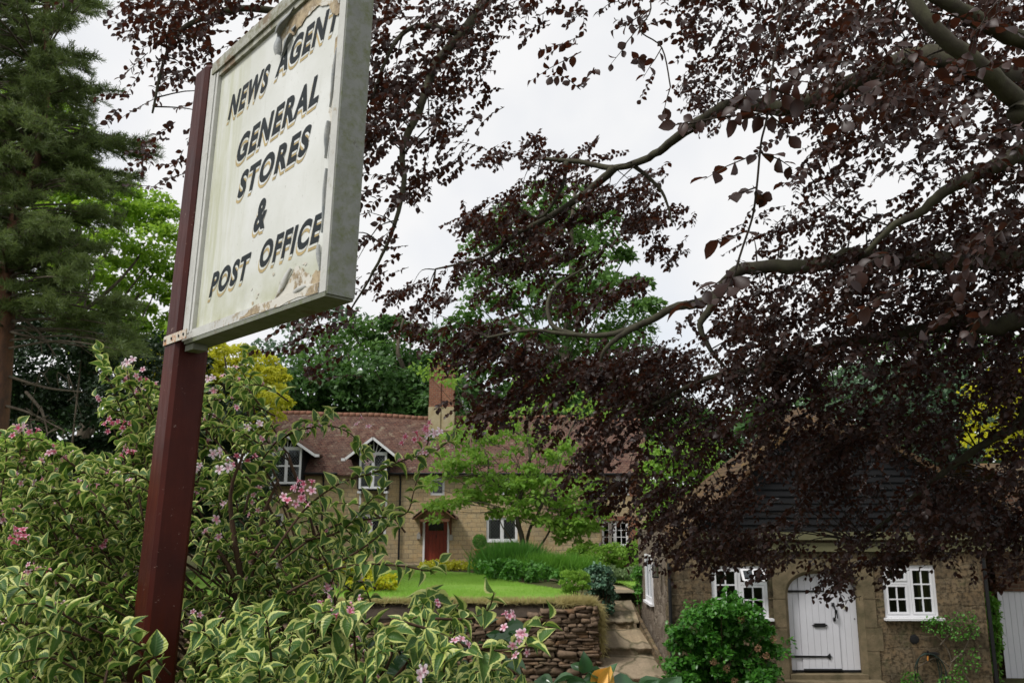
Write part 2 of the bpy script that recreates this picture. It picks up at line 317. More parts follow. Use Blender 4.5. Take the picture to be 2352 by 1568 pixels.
# lawns: sheets lying on the raised ground
def lawn_sheet(poly, step=.25, lift=.035):
    p = np.array([P(x, y, 1) for x, y in poly])
    out = []
    for x, y in poly:                                            # drop each photo point onto the raised ground
        lo, hi = 17.0, 60.0
        d = P(x, y, 1) - np.array([0, 0, EYE])
        for Yt in np.arange(17.9, 45, .02):
            if EYE + d[2] * Yt <= upper(Yt): break
        out.append((d[0] * Yt, Yt))
    return out
def grid_fill(out, step, lift):
    o = np.array(out); gx = np.arange(o[:, 0].min(), o[:, 0].max() + step, step); gy = np.arange(o[:, 1].min(), o[:, 1].max() + step, step)
    A, B = np.meshgrid(gx, gy); ins = inpoly(A, B, out); Zg = upper(B) + lift + .015 * np.sin(A * 1.3 + B) + .01 * np.sin(B * 2.1)
    idx = -np.ones(A.shape, int); idx[ins] = np.arange(ins.sum())
    v = np.stack([A[ins], B[ins], Zg[ins]], 1); f = []
    for j in range(A.shape[0] - 1):
        for i in range(A.shape[1] - 1):
            q = (idx[j, i], idx[j, i + 1], idx[j + 1, i + 1], idx[j + 1, i])
            if min(q) >= 0: f.append(q)
    return v, f
LAWN = [(-2.2 - 9, 17.95), (1.62, 17.95), (1.66, 18.6), (1.5, 20.2), (1.2, 21.5), (.3, 23.0), (-.3, 25.0), (-.9, 27.3), (-2.5, 30.2), (-11, 31.5)]
v, f = grid_fill(LAWN, .2, .04); tag(MB().add(v, f).build('lawn', M['lawn'], smooth=True), kind='structure')
LAWN2 = [(3.2, 20.9), (2.95, 21.6), (2.95, 23), (2.3, 25.5), (4.6, 25.5), (5.2, 20.9)]
v, f = grid_fill(LAWN2, .12, .05); tag(MB().add(v, f).build('lawn_verge', M['lawn'], smooth=True), kind='structure')
def blades(n, poly, h, name, mat, lift=.03, lean=.4):
    q = sample(poly, n); z = upper(q[:, 1]) + lift; pos = np.column_stack([q, z]); fwd = unit(np.array([0, 0, 1.]) + lean * rng.normal(size=(n, 3)))
    T = ([(-.06, 0, 0), (.06, 0, 0), (0, 1, .12)], [(0, 1, 2)])
    return inst(name, T[0], T[1], pos, fwd, rdir(n), h * (.6 + .8 * rng.random(n)), mat)
tag(blades(90000, [(-4, 17.9), (1.66, 17.9), (1.5, 20.2), (.3, 23), (-.9, 27), (-6, 28)], .055, 'lawn_blades', M['blade']), kind='stuff')
tag(blades(9000, [(-4, 17.86), (1.66, 17.86), (1.66, 18.1), (-4, 18.1)], .12, 'lawn_edge_grass', M['straw'], .01, .8), kind='stuff')
tag(blades(12000, LAWN2, .06, 'verge_blades', M['blade']), kind='stuff')

# stone steps beside the cottage
mb = MB()
def wob_slab(mb, pts, top, th, n=14):
    """slab with a worn front edge; pts = (x0, x1, y0, y1), top = (z front, z back)"""
    x0, x1, y0, y1 = pts; xs_ = np.linspace(x0, x1, n); rows = []
    e = .025 * rng.normal(size=n); ez = .008 * rng.normal(size=n)
    for (yy, zz, ee) in ((y0 + .02, top[0] - th, e), (y0, top[0] - .02, e * 1.1), (y0 + .02, top[0], e * 1.0), (y1, top[1], e * 0), (y1, top[1] - th, e * 0)):
        rows.append(np.column_stack([xs_, yy + ee, zz + (ez if ee is not e * 0 else 0)]))
    V = np.vstack(rows); f = [(r * n + i, r * n + i + 1, (r + 1) * n + i + 1, (r + 1) * n + i) for r in range(4) for i in range(n - 1)]
    f += [tuple(r * n for r in range(5)), tuple(r * n + n - 1 for r in range(4, -1, -1))]
    mb.add(V, f)
wob_slab(mb, (1.70, 3.55, 15.9, 16.98), (.03, .03), .09)
for (ya, yb, za, zb) in ((16.9, 18.25, .15, .34), (18.15, 19.35, .50, .72), (19.25, 20.4, .88, 1.2)):
    pa, wa, _ = path_at(ya)
    mb2 = wob_slab(mb, (pa - wa - .02, pa + wa + .02, ya, yb), (za, zb), .06)
    mb.box(pa - wa + .02, pa + wa - .02, ya + .06, yb - .01, za - .5, za - .062)
tag(mb.build('stone_steps', M['slab']), kind='structure')
# flag path winding on behind
mb = MB(); yy = np.linspace(20.3, 27.5, 30); L = []
for i, y_ in enumerate(yy):
    pc, pw_, _ = path_at(y_); L += [(pc - pw_, y_, upper(y_) + .02), (pc + pw_, y_, upper(y_) + .02)]
mb.add(L, [(2 * i, 2 * i + 1, 2 * i + 3, 2 * i + 2) for i in range(29)]); tag(mb.build('path', M['slab']), kind='structure')
mb = MB(); mb.bar((3.06, 16.3, -.04), (2.80, 20.3, 1.06), .07, .2, (0, 0, 1))
tag(mb.build('path_kerb', M['rubble']), kind='structure')
tag(MB().box(-12, 9, 36.6, 37.95, .80, .93).build('house_terrace', M['slab']), kind='structure')

# ------------------------------------------------------------------ dry stone retaining wall
def stone_tpl(seed, nu=9, nv_=6):
    r_ = np.random.default_rng(seed); v = []
    ph = r_.random(9) * 6
    for j in range(nv_ + 1):
        b = -math.pi / 2 + math.pi * j / nv_
        for i in range(nu):
            a = 2 * math.pi * i / nu; s_ = lambda t, p: math.copysign(abs(t) ** p, t)
            x, y, z = s_(math.cos(b), .3) * s_(math.cos(a), .35), s_(math.cos(b), .3) * s_(math.sin(a), .35), s_(math.sin(b), .55)
            k_ = 1 + .12 * math.sin(3 * a + ph[0]) + .13 * math.sin(2 * b + ph[1] + a) + .10 * math.sin(4 * a + 3 * b + ph[2])
            v.append((x * k_ * .5, y * k_ * .5, z * k_ * .5))
    f = [(j * nu + i, j * nu + (i + 1) % nu, (j + 1) * nu + (i + 1) % nu, (j + 1) * nu + i) for j in range(nv_) for i in range(nu)]
    return np.array(v), f
ws = thing('dry_stone_wall', 'low dry stone retaining wall of brown rubble holding up the lawn', 'wall', (0, WALL_Y, 0))
tpls = [stone_tpl(s_) for s_ in range(7)]; mb = MB(); per = []
def lay(origin, along, outw, length, height_at):
    z = -.05; along = np.array(along, float); outw = np.array(outw, float)
    while z < 1.5:
        h = random.choice((.05, .06, .075, .09, .11, .14)); x = -random.random() * .15
        while x < length:
            l_ = random.uniform(.1, .36) * (.8 + h * 4); tv, tf = tpls[random.randrange(7)]
            if z + h * .7 < height_at(x + l_ / 2):
                j = random.uniform(-.035, .035); hh = h * random.uniform(.9, 1.16); a = random.gauss(0, .09)
                c = np.array(origin) + along * (x + l_ / 2) + outw * j + np.array([0, 0, z + h / 2])
                xx = tv[:, 0] * math.cos(a) - tv[:, 2] * math.sin(a) * hh / l_; zz = tv[:, 2] + tv[:, 0] * math.sin(a) * l_ / hh
                mb.add(c + along * (xx * l_ * 1.03)[:, None] + outw * (tv[:, 1] * .3)[:, None] + np.array([0, 0, 1.]) * (zz * hh * 1.05)[:, None], tf)
                per.append((len(tv), random.random()))
            x += l_
        z += h * .98
XR = 1.64
def top_l(x):                                                   # distance from the corner, leftwards
    return 1.37 - .03 * x - .17 * sst(.6, 1.9, np.array(x)) + .02 * math.sin(x * 7)
lay((XR, WALL_Y, 0), (-1, 0, 0), (0, -1, 0), 9.5, top_l)
lay((XR - .02, WALL_Y - .04, 0), (.10, .995, 0), (1, -.1, 0), 1.9, lambda x: 1.36 + .02 * x)
o = mb.build('stones', M['dry_stone'], ws, smooth=True)
a = o.data.attributes.new('rnd', 'FLOAT', 'POINT'); a.data.foreach_set('value', np.repeat([p_[1] for p_ in per], [p_[0] for p_ in per]).astype(np.float32))
mb = MB(); mb.box(XR - 9.5, XR - .1, WALL_Y + .05, WALL_Y + .5, -.2, 1.14); mb.box(XR - .5, XR + .02, WALL_Y + .06, WALL_Y + 1.9, -.2, 1.25)
mb.build('earth_core', M['soil'], ws)
mb = MB(); n_ = 60; xx = np.linspace(XR - 9, XR - .45, n_)
L = []
for x_ in xx: L += [(x_, WALL_Y + .02 + .03 * math.sin(x_ * 9), 1.14 + .03 * math.sin(x_ * 5)), (x_, WALL_Y + .3, 1.30 + .02 * math.sin(x_ * 7)), (x_, WALL_Y + .45, 1.41)]
mb.add(L, [(3 * i + k_, 3 * i + 3 + k_, 3 * i + 4 + k_, 3 * i + 1 + k_) for i in range(n_ - 1) for k_ in range(2)]); mb.build('soil_bank', M['soil'], ws, smooth=True)

# ------------------------------------------------------------------ building tools
def XZ(x, y, Y_): p = P(x, y, Y_); return float(p[0]), float(p[2])
def wall_mesh(x0, x1, z0, z1, holes, y, th, mb=None):
    """upright wall facing the camera with real openings"""
    mb = mb or MB(); xs_ = sorted({x0, x1, *[h[0] for h in holes], *[h[1] for h in holes]}); zs_ = sorted({z0, z1, *[h[2] for h in holes], *[h[3] for h in holes]})
    for a_, b_ in zip(xs_, xs_[1:]):
        for c_, d_ in zip(zs_, zs_[1:]):
            m_ = ((a_ + b_) / 2, (c_ + d_) / 2)
            if any(h[0] < m_[0] < h[1] and h[2] < m_[1] < h[3] for h in holes): continue
            mb.add([(a_, y, c_), (b_, y, c_), (b_, y, d_), (a_, y, d_), (a_, y + th, c_), (b_, y + th, c_), (b_, y + th, d_), (a_, y + th, d_)], [(0, 1, 2, 3), (7, 6, 5, 4)])
    for h in holes:
        a_, b_, c_, d_ = h
        mb.add([(a_, y, c_), (b_, y, c_), (b_, y, d_), (a_, y, d_), (a_, y + th, c_), (b_, y + th, c_), (b_, y + th, d_), (a_, y + th, d_)], [(0, 4, 5, 1), (1, 5, 6, 2), (2, 6, 7, 3), (3, 7, 4, 0)])
    return mb
def window(parent, h, y, cols_, rows, lattice=False, sill=True, fw_=.055, bar=.022, curtain=None, name='window', casements=2, label=None):
    """h = hole x0,x1,z0,z1; frame > pane, sill, lattice, curtain"""
    x0, x1, z0, z1 = h; mb = MB(); g = .004; x0 += g; x1 -= g; z0 += g; z1 -= g
    mb.box(x0, x1, y, y + .07, z0, z0 + fw_); mb.box(x0, x1, y, y + .07, z1 - fw_, z1)
    mb.box(x0, x0 + fw_, y, y + .07, z0 + fw_, z1 - fw_); mb.box(x1 - fw_, x1, y, y + .07, z0 + fw_, z1 - fw_)
    W_ = (x1 - x0 - 2 * fw_); cw = W_ / casements
    for i in range(1, casements): c = x0 + fw_ + cw * i; mb.box(c - fw_ * .55, c + fw_ * .55, y + .003, y + .067, z0 + fw_, z1 - fw_)
    for i in range(casements):
        a_ = x0 + fw_ + cw * i + (fw_ * .55 if i else 0); b_ = x0 + fw_ + cw * (i + 1) - (fw_ * .55 if i < casements - 1 else 0)
        s_ = fw_ * .6; c_, d_ = z0 + fw_, z1 - fw_
        mb.box(a_, b_, y + .012, y + .055, c_, c_ + s_); mb.box(a_, b_, y + .012, y + .055, d_ - s_, d_); mb.box(a_, a_ + s_, y + .012, y + .055, c_ + s_, d_ - s_); mb.box(b_ - s_, b_, y + .012, y + .055, c_ + s_, d_ - s_)
        for j in range(1, cols_): q = a_ + s_ + (b_ - a_ - 2 * s_) * j / cols_; mb.box(q - bar / 2, q + bar / 2, y + .02, y + .05, c_ + s_, d_ - s_)
        for j in range(1, rows): q = c_ + s_ + (d_ - c_ - 2 * s_) * j / rows; mb.box(a_ + s_, b_ - s_, y + .023, y + .047, q - bar / 2, q + bar / 2)
    fr_ = mb.build(name, M['white'], parent); 
    if label: fr_['label'] = label
    MB().box(x0 + fw_ * .9, x1 - fw_ * .9, y + .033, y + .038, z0 + fw_ * .9, z1 - fw_ * .9).build('pane', M['glass'], fr_)
    if sill: MB().box(x0 - .05, x1 + .05, y - .08, y + .02, z0 - .045, z0 - .003).build('sill', M['white'], fr_)
    if lattice:
        mb = MB(); st = .125; A_, B_, C_, D_ = x0 + fw_ * 1.5, x1 - fw_ * 1.5, z0 + fw_ * 1.5, z1 - fw_ * 1.5; sl = 1.25
        for sgn in (1, -1):
            for q in np.arange(-4, 4, st):
                pts = []
                # z = C_ + sl*sgn*(x - (A_+q)) clip
                for t in np.linspace(A_, B_, 60):
                    z_ = C_ + sgn * sl * (t - A_) + q * sl
                    if C_ <= z_ <= D_: pts.append((t, z_))
                if len(pts) > 2: mb.bar((pts[0][0], y + .030, pts[0][1]), (pts[-1][0], y + .030, pts[-1][1]), .010, .004)
        mb.build('lead_lattice', M['lead'], fr_)
    if curtain:
        yc = y + .16
        for (a_, b_) in curtain:
            mb = MB()
            A_, B_ = x0 + (x1 - x0) * a_, x0 + (x1 - x0) * b_; n_ = 24; q = np.linspace(A_, B_, n_); L = []
            for i, t in enumerate(q): yy_ = yc + .02 * math.sin(i * 1.7); L += [(t, yy_, z0 + .02), (t, yy_, z1 - .02)]
            mb.add(L, [(2 * i, 2 * i + 2, 2 * i + 3, 2 * i + 1) for i in range(n_ - 1)])
            mb.build('curtain', M['curtain'], fr_, True)
    return fr_

# ------------------------------------------------------------------ the long stone house
hx0, _ = XZ(560, 1288, HY); hx1, _ = XZ(1498, 1288, HY); hz0 = .6; _, hz1 = XZ(1176, 1084, HY)
H = thing('stone_house', 'long honey stone country house with red tiled roof, dormers and one brick chimney', 'house', (0, HY, .88))
def hole(a, b, c, d, Y_): x0, z1 = XZ(a, b, Y_); x1, z0 = XZ(c, d, Y_); return (x0, x1, z0, z1)
door_h = hole(972, 1192, 1031, 1288, HY); door_h = (door_h[0], door_h[1], .90, door_h[3])
wins = [(hole(816, 1180, 886, 1241, HY), 0, 1), (hole(572, 1178, 648, 1241, HY), 0, 1), (hole(989, 1098, 1021, 1137, HY), 0, 3), (hole(1117, 1187, 1189, 1243, HY), 0, 1),
        (hole(1152, 1098, 1187, 1133, HY), 0, 1), (hole(1382, 1196, 1444, 1254, HY), 1, 1), (hole(1406, 1098, 1443, 1134, HY), 1, 1)]
mb = wall_mesh(hx0, hx1, hz0, hz1, [door_h] + [w_[0] for w_ in wins], HY, .35)
mb.add([(hx0, HY, hz0), (hx0, HY + 7, hz0), (hx0, HY + 7, hz1), (hx0, HY + 3.5, hz1 + 2.9), (hx0, HY, hz1)], [(0, 1, 2, 3, 4)])
mb.add([(hx1, HY, hz0), (hx1, HY + 7, hz0), (hx1, HY + 7, hz1), (hx1, HY + 3.5, hz1 + 2.9), (hx1, HY, hz1)], [(4, 3, 2, 1, 0)])
mb.add([(hx0, HY + 7, hz0), (hx1, HY + 7, hz0), (hx1, HY + 7, hz1), (hx0, HY + 7, hz1)], [(3, 2, 1, 0)])
mb.build('wall', M['house_wall'], H)
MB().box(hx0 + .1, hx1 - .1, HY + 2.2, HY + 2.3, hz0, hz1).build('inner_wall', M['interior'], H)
for i, (h, sq, cs) in enumerate(wins):
    if i == 2: window(H, h, HY + .05, 1, 1, True, False, .06, casements=1)
    elif i == 4: window(H, h, HY + .05, 1, 1, False, True, .06, casements=2)
    elif sq: window(H, h, HY + .05, 2, 3 if i == 5 else 2, False, True, .06, .03)
    else: window(H, h, HY + .05, 1, 1, True, True, .07, curtain=[(.02, .14), (.86, .98)])
# red brick quoins round the far right windows
mb = MB()
for h in (wins[5][0], wins[6][0]):
    mb.box(h[0] - .25, h[1] + .45, HY - .012, HY, h[3] + .01, h[3] + .22); mb.box(h[1] + .02, h[1] + .45, HY - .010, HY, h[2] - .1, h[3])
mb.build('brick_surround', M['brick'], H)
# main roof, slightly sagging
def roof_grid(mb, x0, x1, y0, z0, y1, z1, nx_=60, ny_=14, sag=.06, seed=1, th=.07):
    r_ = np.random.default_rng(seed); ph = r_.random(4) * 6; V = []
    for j in range(ny_ + 1):
        t = j / ny_
        for i in range(nx_ + 1):
            x_ = x0 + (x1 - x0) * i / nx_
            V.append((x_, y0 + (y1 - y0) * t, z0 + (z1 - z0) * t + sag * (math.sin(x_ * .55 + ph[0]) * t + .5 * math.sin(x_ * 1.4 + ph[1] + t * 3) * t) - .02 * abs(x_ - x0) * t * .9 + .006 * r_.normal()))
    n1 = (nx_ + 1); f = [(j * n1 + i, j * n1 + i + 1, (j + 1) * n1 + i + 1, (j + 1) * n1 + i) for j in range(ny_) for i in range(nx_)]
    V = np.array(V); mb.add(V, f); mb.add(V - np.array([0, 0, th]), [q[::-1] for q in f])
    e = [(i, i + 1) for i in range(nx_)]; mb.add(np.vstack([V[:n1], V[:n1] - [0, 0, th]]), [(i + n1, i + 1 + n1, i + 1, i) for i in range(nx_)])
    return V[-n1:]
mb = MB(); rz = hz1 + 3.02
ridge_pts = roof_grid(mb, hx0 - .25, hx1 + .2, HY - .28, hz1 - .10, HY + 3.5, rz, seed=3)
roof_grid(mb, hx0 - .25, hx1 + .2, HY + 7.28, hz1 - .10, HY + 3.5, rz, seed=3)
RF = mb.build('roof', M['house_roof'], H, True)
mb = MB()
for i in range(0, len(ridge_pts) - 1):
    a_, b_ = ridge_pts[i], ridge_pts[i + 1]; mb.tube([a_ + [0, 0, .0], b_ + [-.03, 0, .0]], .12 + .01 * random.random(), 8)
mb.build('ridge_tiles', M['ridge'], RF, True)
# gutters and downpipes
gy = HY - .33
mb = MB(); mb.tube([(XZ(690, 1, HY)[0], gy, hz1 - .06), (XZ(822, 1, HY)[0], gy, hz1 - .07)], .055, 6); mb.tube([(XZ(890, 1, HY)[0], gy, hz1 - .07), (hx1, gy, hz1 - .10)], .055, 6); mb.build('gutter', M['black_iron'], H)
for xd in (918, 740):
    x_ = XZ(xd, 1200, HY)[0]; MB().tube([(x_, gy, hz1 - .1), (x_, HY - .08, hz1 - .4), (x_, HY - .08, 1.0)], .045, 6).build('downpipe', M['black_iron'], H)
# chimney with two joined shafts
cY = HY + 3.1; ca, cz0 = XZ(985, 985, cY); cb, czr = XZ(1044, 936, cY); _, czt = XZ(1, 868, cY); _, czp = XZ(1, 832, cY)
mb = MB(); mid = (ca + cb) / 2; mb.box(ca, mid - .03, cY - .45, cY + .45, cz0 - .6, czr); mb.box(mid + .03, cb, cY - .45, cY + .45, cz0 - .6, czr); mb.box(mid - .04, mid + .04, cY - .38, cY + .38, cz0 - .6, czr)
CH = mb.build('chimney', M['render'], RF)
mb = MB(); d = .02
mb.box(ca + d, mid - .03, cY - .43, cY + .43, czr + .002, czt); mb.box(mid + .03, cb - d, cY - .43, cY + .43, czr + .002, czt); mb.box(mid - .04, mid + .04, cY - .36, cY + .36, czr + .002, czt)
mb.box(ca - .03, cb + .03, cY - .49, cY + .49, czt + .002, czt + .09); mb.box(ca + .02, cb - .02, cY - .44, cY + .44, czt + .092, czt + .3); mb.box(ca - .04, cb + .04, cY - .5, cY + .5, czt + .302, czt + .40)
mb.box(ca + .03, cb - .03, cY - .42, cY + .42, czt + .402, czt + .52)
mb.build('chimney_brickwork', M['brick'], H)
for q in (.28, .74):
    MB().lathe((ca + (cb - ca) * q, cY, czt + .52), [(.15, 0), (.13, .05), (.12, .38), (.15, .40), (.15, .46), (.11, .46), (.10, .1)], 14).build('chimney_pot', M['terracotta'], H, True)
# dormers that jut out over white posts
def dormer(a, b, top, bot, ap, eav, yb):
    x0, zt = XZ(a, top, HY - .55); x1, zb = XZ(b, bot, HY - .55); yf = HY - .55; cx = (x0 + x1) / 2
    apz = XZ(1, ap, HY - .7)[1]; ez = XZ(1, eav, HY - .7)[1]; ov = (x1 - x0) * .47
    mb = MB(); mb.box(x0 - .06, x0 - .002, yf + .02, HY + 1.3, zb, zt); mb.box(x1 + .002, x1 + .06, yf + .02, HY + 1.3, zb, zt); mb.box(x0, x1, yf + .02, HY - .002, zb - .08, zb - .004)
    mb.add([(x0 - .06, yf + .10, zt), (x1 + .06, yf + .10, zt), (cx, yf + .10, apz - .1)], [(0, 1, 2)])
    D = mb.build('dormer', M['black_board'], H)
    window(D, (x0, x1, zb, zt), yf, 1, 2, True, False, .06, .075, curtain=[(.03, .2)], name='dormer_window')
    mb = MB(); up_ = .06
    for s_ in (-1, 1):
        A_ = np.array([cx, yf - .25, apz + up_]); B_ = np.array([cx + s_ * (x1 - x0 + 2 * ov) / 2, yf - .25, ez + up_]); back = np.array([0, 3.0, 0])
        mb.add([A_, B_, B_ + back, A_ + back, A_ + [0, 0, -.07], B_ + [0, 0, -.07], B_ + back + [0, 0, -.07], A_ + back + [0, 0, -.07]], [(0, 1, 2, 3), (7, 6, 5, 4), (0, 4, 5, 1), (1, 5, 6, 2)])
    mb.build('dormer_roof', M['house_roof'], D)
    mb = MB()
    for s_ in (-1, 1):
        A_ = np.array([cx - s_ * .0, yf - .28, apz - .04]); B_ = np.array([cx + s_ * (x1 - x0 + 2 * ov) / 2, yf - .28, ez - .04]); mb.bar(A_, B_, .11, .04)
        mb.box(min(B_[0], B_[0] + s_ * .18), max(B_[0], B_[0] + s_ * .18), yf - .3, yf - .1, ez - .12, ez + .0)
    mb.build('bargeboard', M['white'], D)
    mb = MB(); gz_ = zt + .02                                            # fan of white struts in the gable
    for t in (-.62, -.3, 0, .3, .62):
        h_ = (apz - .15 - gz_) * (1 - abs(t) * .75); mb.bar((cx + t * .25 * (x1 - x0), yf + .06, gz_), (cx + t * (x1 - x0) * .52, yf + .06, gz_ + max(h_, .1)), .035, .03)
    mb.box(x0, x1, yf + .03, yf + .07, zt - .0, zt + .05); mb.build('gable_struts', M['white'], D)
    for x_ in (x0 + .03, x1 - .03):
        mb = MB(); zb2 = XZ(1, yb, HY)[1]; mb.box(x_ - .04, x_ + .04, yf + .33, yf + .41, zb2, zb - .12); mb.box(x_ - .08, x_ + .08, yf + .04, HY - .002, zb - .19, zb - .085)
        mb.build('bracket_post', M['white'], D)
dormer(625, 690, 1028, 1111, 998, 1043, 1158); dormer(826, 887, 1040, 1122, 1004, 1052, 1168)
# plank door under a tiled gable hood
x0, x1, z0, z1 = door_h; mb = MB(); n_ = 6
for i in range(n_):
    a_ = x0 + .09 + (x1 - x0 - .18) * i / n_; b_ = x0 + .09 + (x1 - x0 - .18) * (i + 1) / n_ - .008
    mb.box(a_, b_, HY + .10, HY + .15, z0 + .02, z1 - .5 if 1 <= i <= 4 else z1 - .09)
mb.box(x0 + .09 + (x1 - x0 - .18) / 6, x1 - .09 - (x1 - x0 - .18) / 6, HY + .10, HY + .15, z1 - .17, z1 - .09)
D = mb.build('door', M['red_door'], H)
MB().box(x0 + .2, x1 - .2, HY + .13, HY + .14, z1 - .49, z1 - .18).build('pane', M['glass'], D)
mb = MB()
for q in np.linspace(x0 + .25, x1 - .25, 6): mb.box(q - .006, q + .006, HY + .115, HY + .125, z1 - .49, z1 - .18)
mb.box(x0 + .22, x1 - .22, HY + .112, HY + .122, z1 - .34, z1 - .33); mb.build('door_grille', M['black_iron'], D)
MB().box((x0 + x1) / 2 - .015, (x0 + x1) / 2 + .015, HY + .07, HY + .1, z1 - .82, z1 - .66).build('knocker', M['black_iron'], D)
mb = MB(); mb.box(x0, x0 + .085, HY - .02, HY + .12, z0, z1); mb.box(x1 - .085, x1, HY - .02, HY + .12, z0, z1); mb.box(x0 + .085, x1 - .085, HY - .02, HY + .12, z1 - .085, z1); mb.build('door_frame', M['white'], H)
cx = (x0 + x1) / 2; pz1 = XZ(1, 1146, HY - .7)[1]; pz0 = XZ(1, 1188, HY - .7)[1]; mb = MB()
for s_ in (-1, 1):
    A_ = np.array([cx, HY - .85, pz1]); B_ = np.array([cx + s_ * .98, HY - .85, pz0]); bk = np.array([0, .86, 0]); t_ = np.array([0, 0, -.09])
    mb.add([A_, B_, B_ + bk, A_ + bk, A_ + t_, B_ + t_, B_ + bk + t_, A_ + bk + t_], [(0, 1, 2, 3), (7, 6, 5, 4), (0, 4, 5, 1), (1, 5, 6, 2)])
PR = mb.build('porch_hood', M['house_roof'], H)
mb = MB(); mb.bar((cx - .9, HY - .83, pz0 - .0), (cx, HY - .83, pz1 - .12), .12, .04); mb.bar((cx + .9, HY - .83, pz0 - .0), (cx, HY - .83, pz1 - .12), .12, .04)
mb.bar((cx - .62, HY - .78, pz0 - .12), (cx + .62, HY - .78, pz0 - .12), .12, .08); mb.bar((cx - .4, HY - .7, pz0 + .22), (cx + .4, HY - .7, pz0 + .22), .22, .03)
for s_ in (-1, 1): mb.bar((cx + s_ * .62, HY - .78, pz0 - .1), (cx + s_ * .66, HY - .04, pz0 - .75), .07, .07, (1, 0, 0)); mb.bar((cx + s_ * .66, HY - .05, pz0 - .8), (cx + s_ * .66, HY - .05, pz0 + .0), .07, .06)
mb.build('hood_timbers', paint('brown_timber', (.16, .075, .04), .8), PR)
for xd, yd in ((962, 1230), (1036, 1233)):
    x_, z_ = XZ(xd, yd, HY); mb = MB(); mb.box(x_ - .08, x_ + .08, HY - .12, HY, z_ - .13, z_ + .1); mb.box(x_ - .03, x_ + .03, HY - .1, HY, z_ + .1, z_ + .16); mb.build('wall_lamp', paint('grey_lamp_case', (.35, .33, .3)), H)
# lean-to with its own tile slope on the right
lx0, lz1 = XZ(1250, 1153, HY - .2); lx1, lz0 = XZ(1381, 1199, HY - 1.3); mb = MB(); roof_grid(mb, lx0, lx1, HY - 1.35, lz0, HY, lz1 + .1, 24, 6, .02, 5); mb.build('lean_to_roof', M['house_roof'], H, True)
mb = wall_mesh(lx0 + .1, lx1 - .15, hz0, lz0 - .04, [], HY - 1.15, .2); mb.box(lx1 - .15, lx1 - .02, HY - 1.15, HY - .001, hz0, lz0 - .04); mb.build('lean_to_wall', M['house_wall'], H)
x_ = XZ(1374, 1, HY - 1.2)[0]; MB().box(x_ - .06, x_ + .06, HY - 1.3, HY - 1.16, hz0, lz0 - .05).build('lean_to_post', paint('weathered_post', (.25, .22, .19), .9), H)

# ------------------------------------------------------------------ the small cottage on the right
C = thing('stone_cottage', 'small brown rubble cottage with black boarded gable and arched white door', 'cottage', (5, SY, 0))
cx0 = XZ(1541, 1400, SY)[0]; cx1 = XZ(2262, 1400, SY)[0]; cz1 = XZ(1, 1225, SY)[1]
wl = hole(1632, 1299, 1768, 1419, SY); wr = hole(2024, 1297, 2158, 1418, SY)
dx0, dx1 = XZ(1816, 1450, SY)[0], XZ(1979, 1450, SY)[0]; dz0 = XZ(1, 1545, SY)[1]; dzs = XZ(1, 1372, SY)[1]; dzt = XZ(1, 1317, SY)[1]
sx0, sx1 = dx0 - .30, dx1 + .30; szt = dzt + .28
mb = wall_mesh(cx0, cx1, -.3, cz1, [wl, wr, (sx0, sx1, -.3, szt)], SY, .4)
mb.add([(cx1, SY, -.3), (cx1, SY + 4, -.3), (cx1, SY + 4, cz1), (cx1, SY, cz1)], [(0, 1, 2, 3)]); mb.add([(cx0, SY + 4, -.3), (cx1, SY + 4, -.3), (cx1, SY + 4, cz1), (cx0, SY + 4, cz1)], [(3, 2, 1, 0)])
mb.build('wall', M['rubble'], C)
# left flank with a tall white window, running back beside the steps
sw = (18.45, 19.35, 1.33, 2.32); mb = MB()
ysx = [SY + .001, sw[0], sw[1], SY + 4]; zsx = [-.3, sw[2], sw[3], cz1]
for i in range(3):
    for j in range(3):
        if i == 1 and j == 1: continue
        mb.add([(cx0, ysx[i], zsx[j]), (cx0, ysx[i + 1], zsx[j]), (cx0, ysx[i + 1], zsx[j + 1]), (cx0, ysx[i], zsx[j + 1])], [(3, 2, 1, 0)])
mb.add([(cx0, sw[0], sw[2]), (cx0, sw[1], sw[2]), (cx0, sw[1], sw[3]), (cx0, sw[0], sw[3]), (cx0 + .3, sw[0], sw[2]), (cx0 + .3, sw[1], sw[2]), (cx0 + .3, sw[1], sw[3]), (cx0 + .3, sw[0], sw[3])], [(0, 4, 5, 1), (1, 5, 6, 2), (2, 6, 7, 3), (3, 7, 4, 0)])
mb.build('side_wall', M['rubble_side'], C)
mb = MB(); q = .06; xa, xb = cx0 - .035, cx0 + .05
mb.box(xa, xb, sw[0], sw[1], sw[2], sw[2] + .1); mb.box(xa, xb, sw[0], sw[1], sw[3] - q, sw[3]); mb.box(xa, xb, sw[0], sw[0] + q, sw[2] + .1, sw[3] - q); mb.box(xa, xb, sw[1] - q, sw[1], sw[2] + .1, sw[3] - q); mb.box(xa + .01, xb - .01, 18.87, 18.93, sw[2] + .1, sw[3] - q); mb.box(xa - .05, xb, sw[0] - .04, sw[1] + .04, sw[2] - .05, sw[2] - .003)
W = mb.build('side_window', M['white'], C); MB().box(cx0 + .01, cx0 + .015, sw[0] + .05, sw[1] - .05, sw[2] + .09, sw[3] - .05).build('pane', M['glass'], W)
mb = MB(); mb.box(cx0 + .2, cx0 + .22, sw[0] + .02, sw[0] + .4, sw[2] + .02, sw[3] - .02); mb.build('curtain', M['curtain'], W)
mb = MB(); mb.box(cx0 + .42, cx1 - .1, SY + 2.3, SY + 2.35, 0, cz1); mb.box(cx0 + .42, cx1 - .1, SY + .42, SY + 2.3, cz1 - .05, cz1 - .03); mb.build('inner_wall', M['interior'], C)
